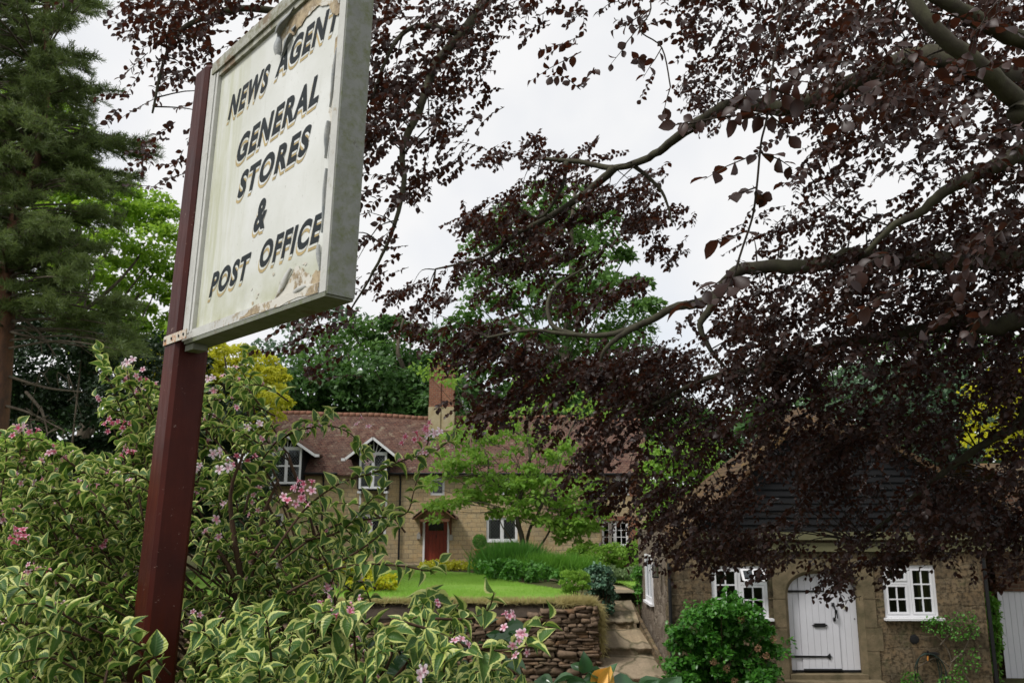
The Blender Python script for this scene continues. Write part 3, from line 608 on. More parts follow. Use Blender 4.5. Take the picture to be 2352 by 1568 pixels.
# corner quoins
mb = MB(); mq = MB(); z_ = -.1
for i in range(9):
    h_ = .30 + .05 * random.random(); l_ = .42 if i % 2 else .26
    if z_ + h_ > cz1: break
    mb.box(cx1 - l_, cx1 + .012, SY - .008, SY + .3, z_, z_ + h_ - .008); mq.box(cx0 - .010, cx0 + l_, SY - .008, SY + (.3 if i % 2 else .5), z_, z_ + h_ - .015); z_ += h_
mb.build('quoins', M['rubble'], C); mq.build('quoins', M['rubble'], C)
# window joinery
def small_win(h, open_vent, left_vent, cur, nm):
    x0, x1, z0, z1 = h; y = SY + .03; f_ = .05; mb = MB(); g = .004; x0 += g; x1 -= g; z0 += g; z1 -= g
    mb.box(x0, x1, y, y + .08, z0, z0 + f_); mb.box(x0, x1, y, y + .08, z1 - f_, z1); mb.box(x0, x0 + f_, y, y + .08, z0 + f_, z1 - f_); mb.box(x1 - f_, x1, y, y + .08, z0 + f_, z1 - f_)
    m_ = (x0 + x1) / 2; mb.box(m_ - .03, m_ + .03, y + .003, y + .077, z0 + f_, z1 - f_); zt_ = z1 - f_ - .27
    def sash(a_, b_, c_, d_, r_):
        s_ = .042; e = .006; a_ += e; b_ -= e; c_ += e; d_ -= e; yy = y - .008
        mb.box(a_, b_, yy, yy + .05, c_, c_ + s_); mb.box(a_, b_, yy, yy + .05, d_ - s_, d_); mb.box(a_, a_ + s_, yy, yy + .05, c_ + s_, d_ - s_); mb.box(b_ - s_, b_, yy, yy + .05, c_ + s_, d_ - s_)
        m2 = (a_ + b_) / 2; mb.box(m2 - .012, m2 + .012, yy + .008, yy + .04, c_ + s_, d_ - s_)
        for j in range(1, r_): q_ = c_ + s_ + (d_ - c_ - 2 * s_) * j / r_; mb.box(a_ + s_, b_ - s_, yy + .010, yy + .038, q_ - .012, q_ + .012)
    L_, R_ = (x0 + f_, m_ - .03), (m_ + .03, x1 - f_)
    vent, full = (L_, R_) if left_vent else (R_, L_)
    sash(full[0], full[1], z0 + f_, z1 - f_, 3); sash(vent[0], vent[1], z0 + f_, zt_ - .03, 2); mb.box(vent[0], vent[1], y + .002, y + .076, zt_ - .03, zt_ + .02)
    if not open_vent: sash(vent[0], vent[1], zt_ + .02, z1 - f_, 1)
    o = mb.build('casement_window', M['white'], C); MB().box(x0 + .06, x1 - .06, y + .02, y + .026, z0 + .06, zt_ if open_vent else z1 - .06).build('pane', M['glass'], o)
    if open_vent: MB().box(full[0] + .03, full[1] - .03, y + .021, y + .027, zt_ + .004, z1 - .06).build('pane', M['glass'], o)
    MB().box(x0 - .04, x1 + .06, y - .13, y - .005, z0 - .045, z0 - .002).build('sill', M['white'], o)
    if open_vent:                                             # top light pushed open, hinged at its head
        a_, b_ = vent; H0 = np.array([a_, y - .02, z1 - f_]); dn = np.array([0, -.16, -.20]); dn = dn / np.linalg.norm(dn) * .27; W_ = b_ - a_; n_ = np.cross([1, 0, 0], dn); n_ = n_ / np.linalg.norm(n_) * .035; mv = MB()
        mv.obox(H0, (W_, 0, 0), dn * .14, n_); mv.obox(H0 + dn * .86, (W_, 0, 0), dn * .14, n_); mv.obox(H0 + dn * .141, (.042, 0, 0), dn * .718, n_); mv.obox(H0 + dn * .141 + [W_ - .042, 0, 0], (.042, 0, 0), dn * .718, n_); mv.obox(H0 + dn * .141 + [W_ / 2 - .012, 0, 0], (.024, 0, 0), dn * .718, n_ * .8)
        v_ = mv.build('open_vent', M['white'], o); MB().obox(H0 + dn * .12 + n_ * .4, (W_, 0, 0), dn * .76, n_ * .1).build('vent_pane', M['glass'], o)
    if cur:
        mv = MB(); a_, b_ = x1 - .28, x1 - .03; q_ = np.linspace(a_, b_, 16); L__ = []
        for i, t in enumerate(q_): L__ += [(t, y + .15 + .02 * math.sin(i * 1.9), z0 + .02), (t, y + .15 + .02 * math.sin(i * 1.9), z1 - .02)]
        mv.add(L__, [(2 * i, 2 * i + 2, 2 * i + 3, 2 * i + 1) for i in range(15)]); mv.build('curtain', M['ochre_curtain'], o, True)
    o['label'] = nm; return o
small_win(wl, True, False, False, 'white casement window with its top light pushed open'); small_win(wr, False, True, True, 'white casement window with ochre curtain, top light shut')
# arched dressed stone surround and plank door
cxm = (dx0 + dx1) / 2; hw = (dx1 - dx0) / 2
def arch(t, e=0.):                                           # flattened four-centred arch, t 0..1 left to right
    a_ = math.pi * (1 - t); return cxm + (hw + e) * math.copysign(abs(math.cos(a_)) ** .8, math.cos(a_)), dzs + (dzt - dzs + e) * math.sin(a_) ** .8
N_ = 28; A_ = [arch(i / N_) for i in range(N_ + 1)]; mb = MB(); yf = SY - .02
A2 = [arch(i / N_, .07) for i in range(N_ + 1)]
def strip(mb, a_, b_, y0, y1):
    for i in range(len(a_) - 1): mb.add([(a_[i][0], y0, a_[i][1]), (a_[i + 1][0], y0, a_[i + 1][1]), (b_[i + 1][0], y1, b_[i + 1][1]), (b_[i][0], y1, b_[i][1])], [(0, 1, 2, 3)])
outer = []
for i in range(N_ + 1):
    x_, z__ = A2[i]; t = i / N_; outer.append((sx0 + (sx1 - sx0) * t, szt))
strip(mb, A2, outer, yf, yf); strip(mb, A_, A2, yf + .07, yf + .0); strip(mb, A_, A_, yf + .07, SY + .22)
for s_, xo, xi in ((0, sx0, dx0), (1, sx1, dx1)):
    xe = xi - .07 if s_ == 0 else xi + .07; z_ = -.25; k_ = 0
    while z_ < dzs - .01:
        h_ = min(.42 + .1 * (k_ % 2), dzs - z_); jog = 0. if k_ % 2 else (-.09 if s_ == 0 else .09)
        xx = sorted((xo + jog, xe)); mb.box(xx[0], xx[1], yf - .003 * (k_ % 2), SY + .2, z_ + .006, z_ + h_ - .004)
        mb.add([(xe, yf, z_), (xi, yf + .07, z_), (xi, yf + .07, z_ + h_), (xe, yf, z_ + h_)], [(0, 1, 2, 3) if s_ == 0 else (3, 2, 1, 0)]); mb.add([(xi, yf + .07, z_), (xi, SY + .22, z_), (xi, SY + .22, z_ + h_), (xi, yf + .07, z_ + h_)], [(0, 1, 2, 3)])
        z_ += h_; k_ += 1
    a_, b_ = sorted((xo, xe)); xo2 = A2[0][0] if s_ == 0 else A2[-1][0]
    q_ = [(xo, dzs), (xo2, dzs), (xo, szt)]; mb.add([(p_[0], yf, p_[1]) for p_ in q_], [(0, 1, 2)])
mb.box(dx0 - .05, dx1 + .05, SY - .06, SY + .3, dz0 - .12, dz0 - .02); mb.box(dx0 - .25, dx1 + .25, SY - .34, SY - .0605, dz0 - .22, dz0 - .10)
mb.build('door_surround', M['stone_trim'], C)
mb = MB(); yd = SY + .16; n_ = 11; W0 = dx0 + .002; W1 = dx1 - .002
def atop(x_):
    u_ = min(1, abs(x_ - cxm) / hw); a_ = math.acos(min(1, u_ ** (1 / .8))); return dzs + (dzt - dzs) * math.sin(a_) ** .8
for i in range(n_):
    a_ = W0 + (W1 - W0) * i / n_; b_ = W0 + (W1 - W0) * (i + 1) / n_ - .005; yy = yd - (.018 if 2 <= i <= 7 else 0)
    q_ = [(a_, yy, dz0 + .03)] + [(b_, yy, dz0 + .03)] + [(t, yy, atop(t) + .01) for t in np.linspace(b_, a_, 5)]
    mb.prism(q_, (0, .05, 0))
D = mb.build('door', M['white_door'], C); PX = lambda x_: W0 + (W1 - W0) * x_
MB().box(W0, PX(2 / 11), yd - .012, yd + .04, dz0 - .015, dz0 + .028).box(PX(2 / 11) + .005, PX(8 / 11) - .01, yd - .055, yd + .02, dz0 + .02, dz0 + .055).box(PX(8 / 11), W1, yd - .012, yd + .04, dz0 - .015, dz0 + .028).build('weather_strip', M['black_iron'], D)
def hinge(yD, x1D, tail):
    a_, z_ = XZ(1822, yD, SY + .13); b_, _ = XZ(x1D, yD, SY + .13); mb = MB(); y_ = yd - .032
    mb.prism([(dx0 + .01, y_, z_ - .022), (b_, y_, z_ - .014), (b_, y_, z_ + .014), (dx0 + .01, y_, z_ + .022)], (0, .012, 0))
    if tail: mb.prism([(b_ - .02, y_ - .001, z_ - .014), (b_ + .035, y_ - .001, z_ - .062), (b_ + .045, y_ - .001, z_ - .015), (b_ + .075, y_ - .001, z_), (b_ + .045, y_ - .001, z_ + .015), (b_ + .035, y_ - .001, z_ + .062), (b_ - .02, y_ - .001, z_ + .014)], (0, .012, 0))
    for q_ in (.12, .3, .45): mb.tube([(dx0 + q_, y_ - .008, z_), (dx0 + q_, y_, z_)], .008, 6)
    mb.build('strap_hinge', M['black_iron'], D)
hinge(1357, 1893, False); hinge(1507, 1903, True)
x_, z1_ = XZ(1915, 1386, SY + .1); _, z0_ = XZ(1, 1424, SY + .1); mb = MB(); zm = (z0_ + z1_) / 2
mb.tube([(x_ - .01, yd - .03, z1_), (x_ + .01, yd - .07, z1_ - .08), (x_ + .012, yd - .07, z0_ + .08), (x_, yd - .03, z0_)], [.018, .012, .012, .018], 6, 4); mb.box(x_ - .03, x_ + .02, yd - .04, yd - .018, z1_ - .05, z1_ + .02); mb.box(x_ - .02, x_ + .025, yd - .04, yd - .018, z0_ - .02, z0_ + .05); mb.build('handle', M['black_iron'], D, True)
mb = MB(); mb.tube([(x_ + .055, yd - .03, zm + .02), (x_ + .062, yd - .04, zm - .12)], [.012, .010], 6); mb.box(x_ + .04, x_ + .07, yd - .03, yd - .001, zm - .02, zm + .04); mb.build('latch', M['black_iron'], D)
x_, z_ = XZ(1883.5, 1435, SY + .12); mb = MB(); mb.box(x_ - .105, x_ + .105, yd - .04, yd - .017, z_ - .035, z_ + .035); mb.tube([(x_ - .15, yd - .03, z_), (x_ - .105, yd - .03, z_)], [.004, .02], 6); mb.tube([(x_ + .105, yd - .03, z_), (x_ + .15, yd - .03, z_)], [.02, .004], 6); mb.build('letter_flap', M['black_iron'], D)
x_, z_ = XZ(1941, 1394, SY + .12); MB().box(x_ - .025, x_ + .025, yd - .025, yd + .0, z_ - .035, z_ + .035).build('door_bell', paint('cream_plastic', (.55, .52, .42), .4), D)
x_, z_ = XZ(1964.5, 1421, SY + .12); MB().tube([(x_, yd - .006, z_), (x_, yd, z_)], .012, 8).build('keyhole', M['black_iron'], D)
# fascia boards, tarred gable, roof
mb = MB(); fx0, fx1 = XZ(1536, 1, SY - .1)[0], XZ(2258, 1, SY - .1)[0]
za, zb = XZ(1, 1221, SY - .12)[1], XZ(1, 1239, SY - .12)[1]; mb.box(fx0, fx1, SY - .14, SY + .05, zb, za)
zc, zd = XZ(1, 1246, SY - .07)[1], XZ(1, 1266, SY - .07)[1]; mb.box(fx0 + .05, fx1 - .05, SY - .08, SY - .001, zd, zc); mb.build('fascia', M['fascia'], C)
apx, apz = XZ(1866, 938, SY)[0], XZ(1866, 938, SY)[1]; ehw = (fx1 - fx0) / 2; ecx = (fx0 + fx1) / 2; mb = MB(); z_ = za; row = .135; hip = apz - .55
while z_ < hip:
    t0 = (z_ - za) / (apz - za); t1 = min(1, (z_ + row * 1.1 - za) / (apz - za)); l0 = fx0 - .02 + (apx - fx0) * t0; r0 = fx1 + .02 + (apx - fx1) * t0; l1 = fx0 - .02 + (apx - fx0) * t1; r1 = fx1 + .02 + (apx - fx1) * t1
    j = random.uniform(-.004, .004); y0_, y1_ = SY - .075 + j, SY - .045 + j
    mb.add([(l0, y0_, z_), (r0, y0_, z_), (r1, y1_, z_ + row * 1.1), (l1, y1_, z_ + row * 1.1), (l0, y0_ + .028, z_), (r0, y0_ + .028, z_), (r1, y1_ + .01, z_ + row * 1.1), (l1, y1_ + .01, z_ + row * 1.1)], [(0, 1, 2, 3), (0, 4, 5, 1), (7, 6, 5, 4)])
    z_ += row
mb.build('gable_boarding', M['black_board'], C)
mb = MB(); yb = SY + 4.3; zh = hip; th = np.array([0, 0, .12])
for s_, ex in ((-1, fx0 - .12), (1, fx1 + .12)):
    ez = za - .12; hx = ex + (apx - ex) * ((zh - ez) / (apz - ez))
    tri = [np.array([ex, SY - .25, ez]), np.array([hx, SY - .25, zh]), np.array([apx, SY + .75, apz]), np.array([apx, SY + 1.35, apz]), np.array([ex, yb, ez])]
    n_ = len(tri); V = np.vstack([tri, np.array(tri) + th]); mb.add(V, [tuple(range(n_)), tuple(range(2 * n_ - 1, n_ - 1, -1))] + [(i, (i + 1) % n_, (i + 1) % n_ + n_, i + n_) for i in range(n_)])
hxl = fx0 - .12 + (apx - fx0 + .12) * ((zh - (za - .12)) / (apz - za + .12)); hxr = fx1 + .12 + (apx - fx1 - .12) * ((zh - (za - .12)) / (apz - za + .12))
tri = np.array([(hxl, SY - .25, zh), (hxr, SY - .25, zh), (apx, SY + .75, apz)]); mb.add(np.vstack([tri, tri + th]), [(0, 2, 1), (3, 4, 5), (0, 1, 4, 3), (1, 2, 5, 4), (2, 0, 3, 5)])
ezz = za - .12; tri = np.array([(fx0 - .12, yb, ezz), (fx1 + .12, yb, ezz), (apx, SY + 1.35, apz)]); mb.add(np.vstack([tri, tri + th]), [(0, 1, 2), (5, 4, 3)])
mb.build('roof', M['shed_roof'], C)
# drip pipe at the left corner, pipe at right corner and lantern on the flank
x_ = cx0 + .02; MB().tube([(x_ - .04, SY - .06, 2.3), (x_ - .04, SY - .06, .0)], .035, 6).build('downpipe', M['black_iron'], C)
MB().tube([(cx1 + .05, SY - .04, 2.7), (cx1 + .06, SY - .04, .0)], .035, 6).build('downpipe', M['black_iron'], C)
lx, ly, lz = cx0 - .14, 17.3, 2.08; mb = MB()
for s_ in ((-.05, -.05), (.05, -.05), (-.05, .05), (.05, .05)): mb.box(lx + s_[0] - .006, lx + s_[0] + .006, ly + s_[1] - .006, ly + s_[1] + .006, lz - .1, lz + .1)
mb.box(lx - .06, lx + .06, ly - .06, ly + .06, lz - .12, lz - .1); mb.lathe((lx, ly, lz + .1), [(.09, 0), (.03, .07), (.01, .09)], 8); mb.box(lx, cx0, ly - .01, ly + .01, lz + .12, lz + .14)
o = mb.build('lantern', M['black_iron'], C); MB().box(lx - .04, lx + .04, ly - .04, ly + .04, lz - .099, lz + .09).build('lantern_glass', M['glass'], o)
# round dark plug in the wall
x_, z_ = XZ(2100, 1467, SY); MB().lathe((0, 0, 0), [(.09, 0), (.085, .02), (.05, .025)], 10).build('wall_plug', M['black_iron'], C)
pl = bpy.data.objects['wall_plug']; pl.rotation_euler = (math.pi / 2, 0, 0); pl.location = Vector((x_, SY - .0, z_)) - C.location
# hose loops on an iron hook
HS = thing('garden_hose', 'dark green garden hose looped over an iron hook under the right cottage window', 'hose', tuple(P(2130, 1500, SY)))
mb = MB(); hx_, hz_ = XZ(2130, 1500, SY); th_ = np.linspace(0, 4.2 * math.pi, 60)
mb.tube([(hx_ - .05 + (.19 + .01 * t) * math.cos(t + 1.5), SY - .07 - .012 * t / 2, hz_ + .02 + (.26 + .01 * t) * (math.sin(t + 1.5) - 1)) for t in th_], .011, 6)
mb.tube([(hx_ + .12, SY - .06, hz_), (hx_ + .16, SY - .07, hz_ - .35), (hx_ + .15, SY - .08, hz_ - .9), (hx_ + .1, SY - .12, hz_ - 1.2)], .011, 6, 6); mb.build('hose', paint('dark_green_rubber', (.015, .03, .022), .5), HS, True)
mb = MB(); mb.box(hx_ - .04, hx_ + .16, SY - .11, SY - .001, hz_ - .01, hz_ + .03); mb.box(hx_ - .05, hx_ - .03, SY - .14, SY - .09, hz_ - .01, hz_ + .07); mb.build('hook', M['black_iron'], HS)
mb = MB(); mb.tube([(hx_ - .06, SY - .13, hz_ - .02), (hx_ - .07, SY - .14, hz_ - .10)], [.018, .012], 8); mb.build('nozzle', paint('orange_plastic', (.5, .2, .04), .4), HS)

# ------------------------------------------------------------------ brick outbuilding with white garage doors
GY = 17.6; G = thing('brick_garage', 'brown brick garage with tall white plank doors under a strip of red tiles', 'garage', (9, GY, 0))
gx0, gzt = XZ(2290, 1357, GY); gx1 = gx0 + 2.5; gz0 = XZ(1, 1562, GY)[1]; bx0 = XZ(2272, 1, GY)[0]; bz1 = XZ(1, 1105, GY)[1]
mb = wall_mesh(bx0, gx1 + 1.2, -.3, bz1, [(gx0, gx1, -.3, gzt)], GY, .3); mb.add([(bx0, GY, -.3), (bx0, GY + 5, -.3), (bx0, GY + 5, bz1), (bx0, GY, bz1)], [(3, 2, 1, 0)]); mb.build('wall', M['brick_dark'], G)
for k_ in range(2):
    mb = MB(); a0 = gx0 + .01 + k_ * (gx1 - gx0) / 2; W_ = (gx1 - gx0) / 2 - .02
    for i in range(10): mb.box(a0 + W_ * i / 10, a0 + W_ * (i + 1) / 10 - .006, GY + .05, GY + .09, gz0 + .03, gzt - .01)
    mb.box(a0, a0 + W_, GY + .092, GY + .11, gz0 + .05, gzt - .02)
    d_ = mb.build('garage_door', M['white_door'], G)
xg = XZ(2348, 1, GY)[0]; MB().tube([(xg, GY + .03, gzt - .05), (xg, GY + .03, XZ(1, 1545, GY)[1] + .0)], .008, 5).tube([(xg - .02, GY + .02, XZ(1, 1545, GY)[1]), (xg + .02, GY + .02, XZ(1, 1545, GY)[1])], .02, 6).build('door_bolt', M['black_iron'], G)
ca_, cb_ = XZ(2268, 1354, GY - .3), XZ(2268, 1333, GY)
mb = MB(); mb.add([(bx0 - .05, GY - .32, ca_[1]), (gx1 + 1.2, GY - .32, ca_[1]), (gx1 + 1.2, GY, ca_[1] + .22), (bx0 - .05, GY, ca_[1] + .22), (bx0 - .05, GY - .32, ca_[1] - .05), (gx1 + 1.2, GY - .32, ca_[1] - .05), (gx1 + 1.2, GY, ca_[1] - .05), (bx0 - .05, GY, ca_[1] - .05)], [(0, 1, 2, 3), (4, 7, 6, 5), (0, 4, 5, 1), (0, 3, 7, 4)]); mb.build('tile_canopy', M['tile_small'], G)
MB().box(bx0, gx1 + 1.2, GY - .03, GY - .001, ca_[1] + .2, ca_[1] + .36).build('lead_flashing', M['grey_lead'], G)
MB().box(bx0 - .02, gx1 + 1.2, GY - .06, GY - .0, ca_[1] + .42, ca_[1] + .49).build('dark_beam', M['black_board'], G)
mb = MB(); mb.add([(bx0 - .3, GY - .3, bz1 - .1), (gx1 + 1.5, GY - .3, bz1 - .1), (gx1 + 1.5, GY + 2.5, bz1 + .5), (bx0 - .3, GY + 2.5, bz1 + .5), (bx0 - .3, GY + 5.3, bz1 - .1), (gx1 + 1.5, GY + 5.3, bz1 - .1)], [(0, 1, 2, 3), (3, 2, 5, 4)]); mb.build('roof', M['shed_roof'], G)

# ------------------------------------------------------------------ the shop sign on its post
S_U = np.array([.67405, -.73864, -.00833]); S_N = np.array([-.73831, -.67403, .02408]); S_V = np.array([.02341, .01008, .99968])
S_O = np.array([-1.0529, 2.5939, .5164 + EYE]); SW, SH, SD = .9014, .95, .079
def sp(u_, v_, n_=0.): return S_O + S_U * u_ + S_V * v_ + S_N * n_
def sbox(mb, u0, u1, v0, v1, n0, n1): return mb.obox(sp(u0, v0, n0), S_U * (u1 - u0), S_V * (v1 - v0), S_N * (n1 - n0))
SG = thing('shop_sign', 'weathered white wooden shop sign with black lettering on a dark red square post', 'sign', tuple(sp(-.07, -2.1, -.05)))
k = Nodes('dark_red_post_paint'); o_ = k.obj(); a = k.noise(o_, 3, 5); v_ = k.n('ShaderNodeVectorMath', {0: o_, 1: (1, 1, .12)}, operation='MULTIPLY').outputs[0]; b = k.noise(v_, 60, 4, .7); c_ = k.noise(o_, 38, 5, .8)
cc = k.mix(k.rng(a, .35, .65), (.028, .0035, .003), (.075, .011, .005)); cc = k.mix(k.rng(b, .4, .75, 0, .55), cc, (.045, .009, .007)); cc = k.mix(k.rng(c_, .655, .67), cc, (.20, .13, .11))
M['post'] = k.pbr(cc, k.rng(b, .3, .7, .4, .6), .2, k.bump(b, .25, .004))
mb = MB(); cs = .012; pu0, pu1, pn0, pn1 = -.098, .002, .016, -.092
prof = [(pu0 + cs, pn0), (pu1 - cs, pn0), (pu1, pn0 - cs), (pu1, pn1 + cs), (pu1 - cs, pn1), (pu0 + cs, pn1), (pu0, pn1 + cs), (pu0, pn0 - cs)]
loops = [(-2.2, 0), (.958, 0), (.975, .012)]; V = []
for vz, sh in loops: V += [sp(u_ + (sh - (.036 if vz < -2 else 0) if u_ < -.05 else -sh), vz, n_ - (sh if n_ > -.04 else -sh)) for u_, n_ in prof]
mb.add(V, [(r_ * 8 + i, r_ * 8 + (i + 1) % 8, (r_ + 1) * 8 + (i + 1) % 8, (r_ + 1) * 8 + i) for r_ in range(2) for i in range(8)] + [tuple(range(16, 24))]); mb.build('post', M['post'], SG)
# painted board, greenish towards the left and bottom
k = Nodes('weathered_white_board'); o_ = k.obj(); a = k.noise(o_, 4, 5); b = k.noise(o_, 60, 5, .8); v_ = k.n('ShaderNodeVectorMath', {0: o_, 1: (1, 1, .1)}, operation='MULTIPLY').outputs[0]; st_ = k.noise(v_, 22, 5, .7)
u_ = k.n('ShaderNodeVectorMath', {0: o_, 1: tuple(S_U)}, operation='DOT_PRODUCT').outputs['Value']; uo = float(S_O @ S_U); vv = k.n('ShaderNodeVectorMath', {0: o_, 1: tuple(S_V)}, operation='DOT_PRODUCT').outputs['Value']; vo_ = float(S_O @ S_V)
cc = k.mix(k.rng(a, .35, .65), (.70, .71, .69), (.60, .61, .57))
lft = k.rng(u_, uo + .07, uo + .42, 1, 0); bot = k.rng(vv, vo_ + .02, vo_ + .16, 1, 0)
g1 = k.n('ShaderNodeMath', {0: lft, 1: k.rng(st_, .38, .62, .15, .9)}, operation='MULTIPLY').outputs[0]; g2 = k.n('ShaderNodeMath', {0: bot, 1: k.rng(a, .35, .6, .2, 1)}, operation='MULTIPLY').outputs[0]
cc = k.mix(g1, cc, (.40, .41, .23)); cc = k.mix(g2, cc, (.33, .34, .17)); cc = k.mix(k.rng(b, .60, .74, 0, .55), cc, (.25, .24, .18)); cc = k.mix(k.rng(st_, .58, .75, 0, .35), cc, (.42, .42, .36))
M['board'] = k.pbr(cc, .5, .3, k.bump(b, .15, .002))
def worn(name, base, moss, bare, mth=(.48, .62), bth=(.62, .66), sc=9.):
    k = Nodes(name); o_ = k.obj(); a = k.noise(o_, sc, 5); b = k.noise(o_, 30, 6, .8); c_ = k.noise(o_, 6, 6, .75)
    cc = k.mix(k.rng(a, .3, .7), base, tuple(x * .8 for x in base)); cc = k.mix(k.rng(b, mth[0], mth[1], 0, .85), cc, moss); cc = k.mix(k.rng(c_, bth[0], bth[1]), cc, bare); return k.pbr(cc, .7, .2, k.bump(b, .35, .004))
M['frame'] = worn('flaking_white_frame', (.58, .58, .55), (.30, .30, .22), (.36, .31, .23), (.55, .75), (.60, .64))
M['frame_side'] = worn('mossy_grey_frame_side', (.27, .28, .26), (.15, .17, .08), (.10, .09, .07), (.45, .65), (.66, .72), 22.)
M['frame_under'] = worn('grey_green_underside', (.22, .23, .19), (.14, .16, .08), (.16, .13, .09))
M['raw'] = worn('bare_flaking_wood', (.46, .37, .24), (.20, .15, .10), (.60, .58, .52), (.45, .6), (.50, .54), 20)
M['rust'] = worn('rusty_white_iron', (.60, .56, .48), (.42, .17, .05), (.20, .07, .03), (.50, .62), (.57, .62), 14)
M['letter'] = worn('black_letter_paint', (.020, .026, .030), (.05, .055, .055), (.10, .10, .09), (.55, .8), (.68, .72))
M['letter_shade'] = paint('tan_letter_shade', (.50, .38, .18), .6, .15, 20)
M['peel'] = paint('grey_back_of_paint', (.26, .28, .29), .6, .3, 30, c2=(.5, .5, .47))
SB = sbox(MB(), .05, .87, .03, .90, -.06, -.012).build('board', M['board'], SG)
# frame: four members
def ragged(pts, seed, amp=.006, k_=5):
    r_ = np.random.default_rng(seed); o = []
    for i in range(len(pts)):
        a_, b_ = np.array(pts[i]), np.array(pts[(i + 1) % len(pts)])
        for t in np.arange(k_) / k_: o.append(a_ + (b_ - a_) * t + (r_.normal(size=2) * amp if t else 0))
    return o
mb = MB(); sbox(mb, .0, .030, .0, SH, -.06, .0); sbox(mb, .030, .036, .02, SH - .02, -.05, -.006); sbox(mb, .036, .055, .02, SH - .02, -.05, .002); sbox(mb, .055, .063, .02, SH - .03, -.05, -.004); sbox(mb, .063, .078, .02, SH - .04, -.05, .001)
mb.build('frame_stile', M['frame'], SG)
mb = MB(); sbox(mb, .03, .865, SH - .035, SH + .006, -.06, .006); sbox(mb, .078, .865, SH - .055, SH - .036, -.05, -.001); o = mb.build('frame_top_rail', worn('weathered_top_rail', (.42, .42, .37), (.17, .17, .10), (.20, .15, .10), (.45, .6), (.56, .62), 18), SG)
mb = MB(); sbox(mb, .03, .862, .001, .028, -.078, .0); mb.build('frame_bottom_rail', M['frame'], SG); mb = MB(); mb.prism([sp(a_, b_, .0) for a_, b_ in ragged([(.42, .004), (.862, .002), (.862, .027), (.50, .027)], 9, .0025, 9)], S_N * .0012); mb.build('peeled_strip', M['raw'], SG)
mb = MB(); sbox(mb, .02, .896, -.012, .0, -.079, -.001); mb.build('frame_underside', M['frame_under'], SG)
mb = MB(); sbox(mb, .866, .897, .0, SH + .3, -.05, .0); mb.build('frame_edge', M['frame'], SG)
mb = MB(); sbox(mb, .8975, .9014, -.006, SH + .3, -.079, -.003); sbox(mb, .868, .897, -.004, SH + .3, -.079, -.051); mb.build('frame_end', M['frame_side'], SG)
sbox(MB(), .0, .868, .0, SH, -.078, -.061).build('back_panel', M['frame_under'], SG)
# lettering: built-in typeface, slanted and narrowed, laid 1 mm proud of the board
def text(s_, u0, u1, v0, h, name, slant=.26, off=.042, skip=None, v1=None):
    cu = bpy.data.curves.new('t', 'FONT'); cu.body = s_; cu.offset = off; cu.space_character = 1.2; cu.resolution_u = 4; ob = bpy.data.objects.new('t', cu); col.objects.link(ob)
    dg = bpy.context.evaluated_depsgraph_get(); me = bpy.data.meshes.new_from_object(ob.evaluated_get(dg)); bpy.data.objects.remove(ob)
    n_ = len(me.vertices); co = np.empty(n_ * 3, np.float32); me.vertices.foreach_get('co', co); co = co.reshape(-1, 3); lo, hi = co.min(0), co.max(0); v1 = v0 if v1 is None else v1
    X_ = (co[:, 0] - lo[0]) / (hi[0] - lo[0]); Y_ = (co[:, 1] - lo[1]) / (hi[1] - lo[1])
    polys = [tuple(p_.vertices) for p_ in me.polygons]; bpy.data.meshes.remove(me)
    def lay_(du, dv, dn): 
        U_ = u0 + (u1 - u0 - slant * h) * X_ + slant * h * Y_ + du; V_ = v0 + (v1 - v0) * X_ + h * Y_ + dv
        return S_O[None] + S_U[None] * U_[:, None] + S_V[None] * V_[:, None] + S_N[None] * dn
    return lay_, polys
for s_, u0, u1, v0, v1, h in (('NEWS', .165, .455, .704, .708, .085), ('AGENT', .488, .862, .724, .730, .085), ('GENERAL', .258, .785, .523, .546, .088), ('STORES', .298, .745, .398, .412, .084), ('&', .43, .53, .258, .258, .095), ('POST', .158, .437, .116, .127, .078), ('OFFICE', .487, .843, .139, .142, .078)):
    ly_, polys = text(s_, u0, u1, v0, h, 'x', v1=v1)
    o = MB().add(ly_(0, 0, -.0105), polys).build('lettering', M['letter'], SB)
    MB().add(ly_(-.0035, -.0065, -.0108), polys).build('letter_gap', M['board'], SB)
    MB().add(ly_(-.008, -.0145, -.0112), polys).build('letter_shade', M['letter_shade'], SB)
# torn away paint at the top right, curled flaps, ragged strip along the right edge
def patch(pts, n_, seed, amp=.006): q_ = ragged(pts, seed, amp); return [sp(a_, b_, n_) for a_, b_ in q_]
mb = MB(); mb.prism(patch([(.50, .845), (.515, .79), (.545, .80), (.56, .825), (.60, .82), (.66, .845), (.72, .85), (.785, .825), (.815, .785), (.84, .765), (.862, .77), (.862, .893), (.52, .893)], -.0098, 1, .003), S_N * .0012); mb.build('bare_wood', M['raw'], SB); mb = MB()
mb.prism(patch([(.838, .70), (.862, .72), (.862, .45), (.850, .40), (.843, .46), (.832, .50), (.836, .60)], -.0098, 2, .003), S_N * .001); mb.build('bare_wood', M['raw'], SB); mb = MB()
mb.prism(patch([(.62, .035), (.70, .03), (.86, .03), (.86, .07), (.80, .055), (.76, .085), (.72, .10), (.67, .06)], -.0098, 3, .004), S_N * .001)
mb.build('bare_wood', M['raw'], SB)
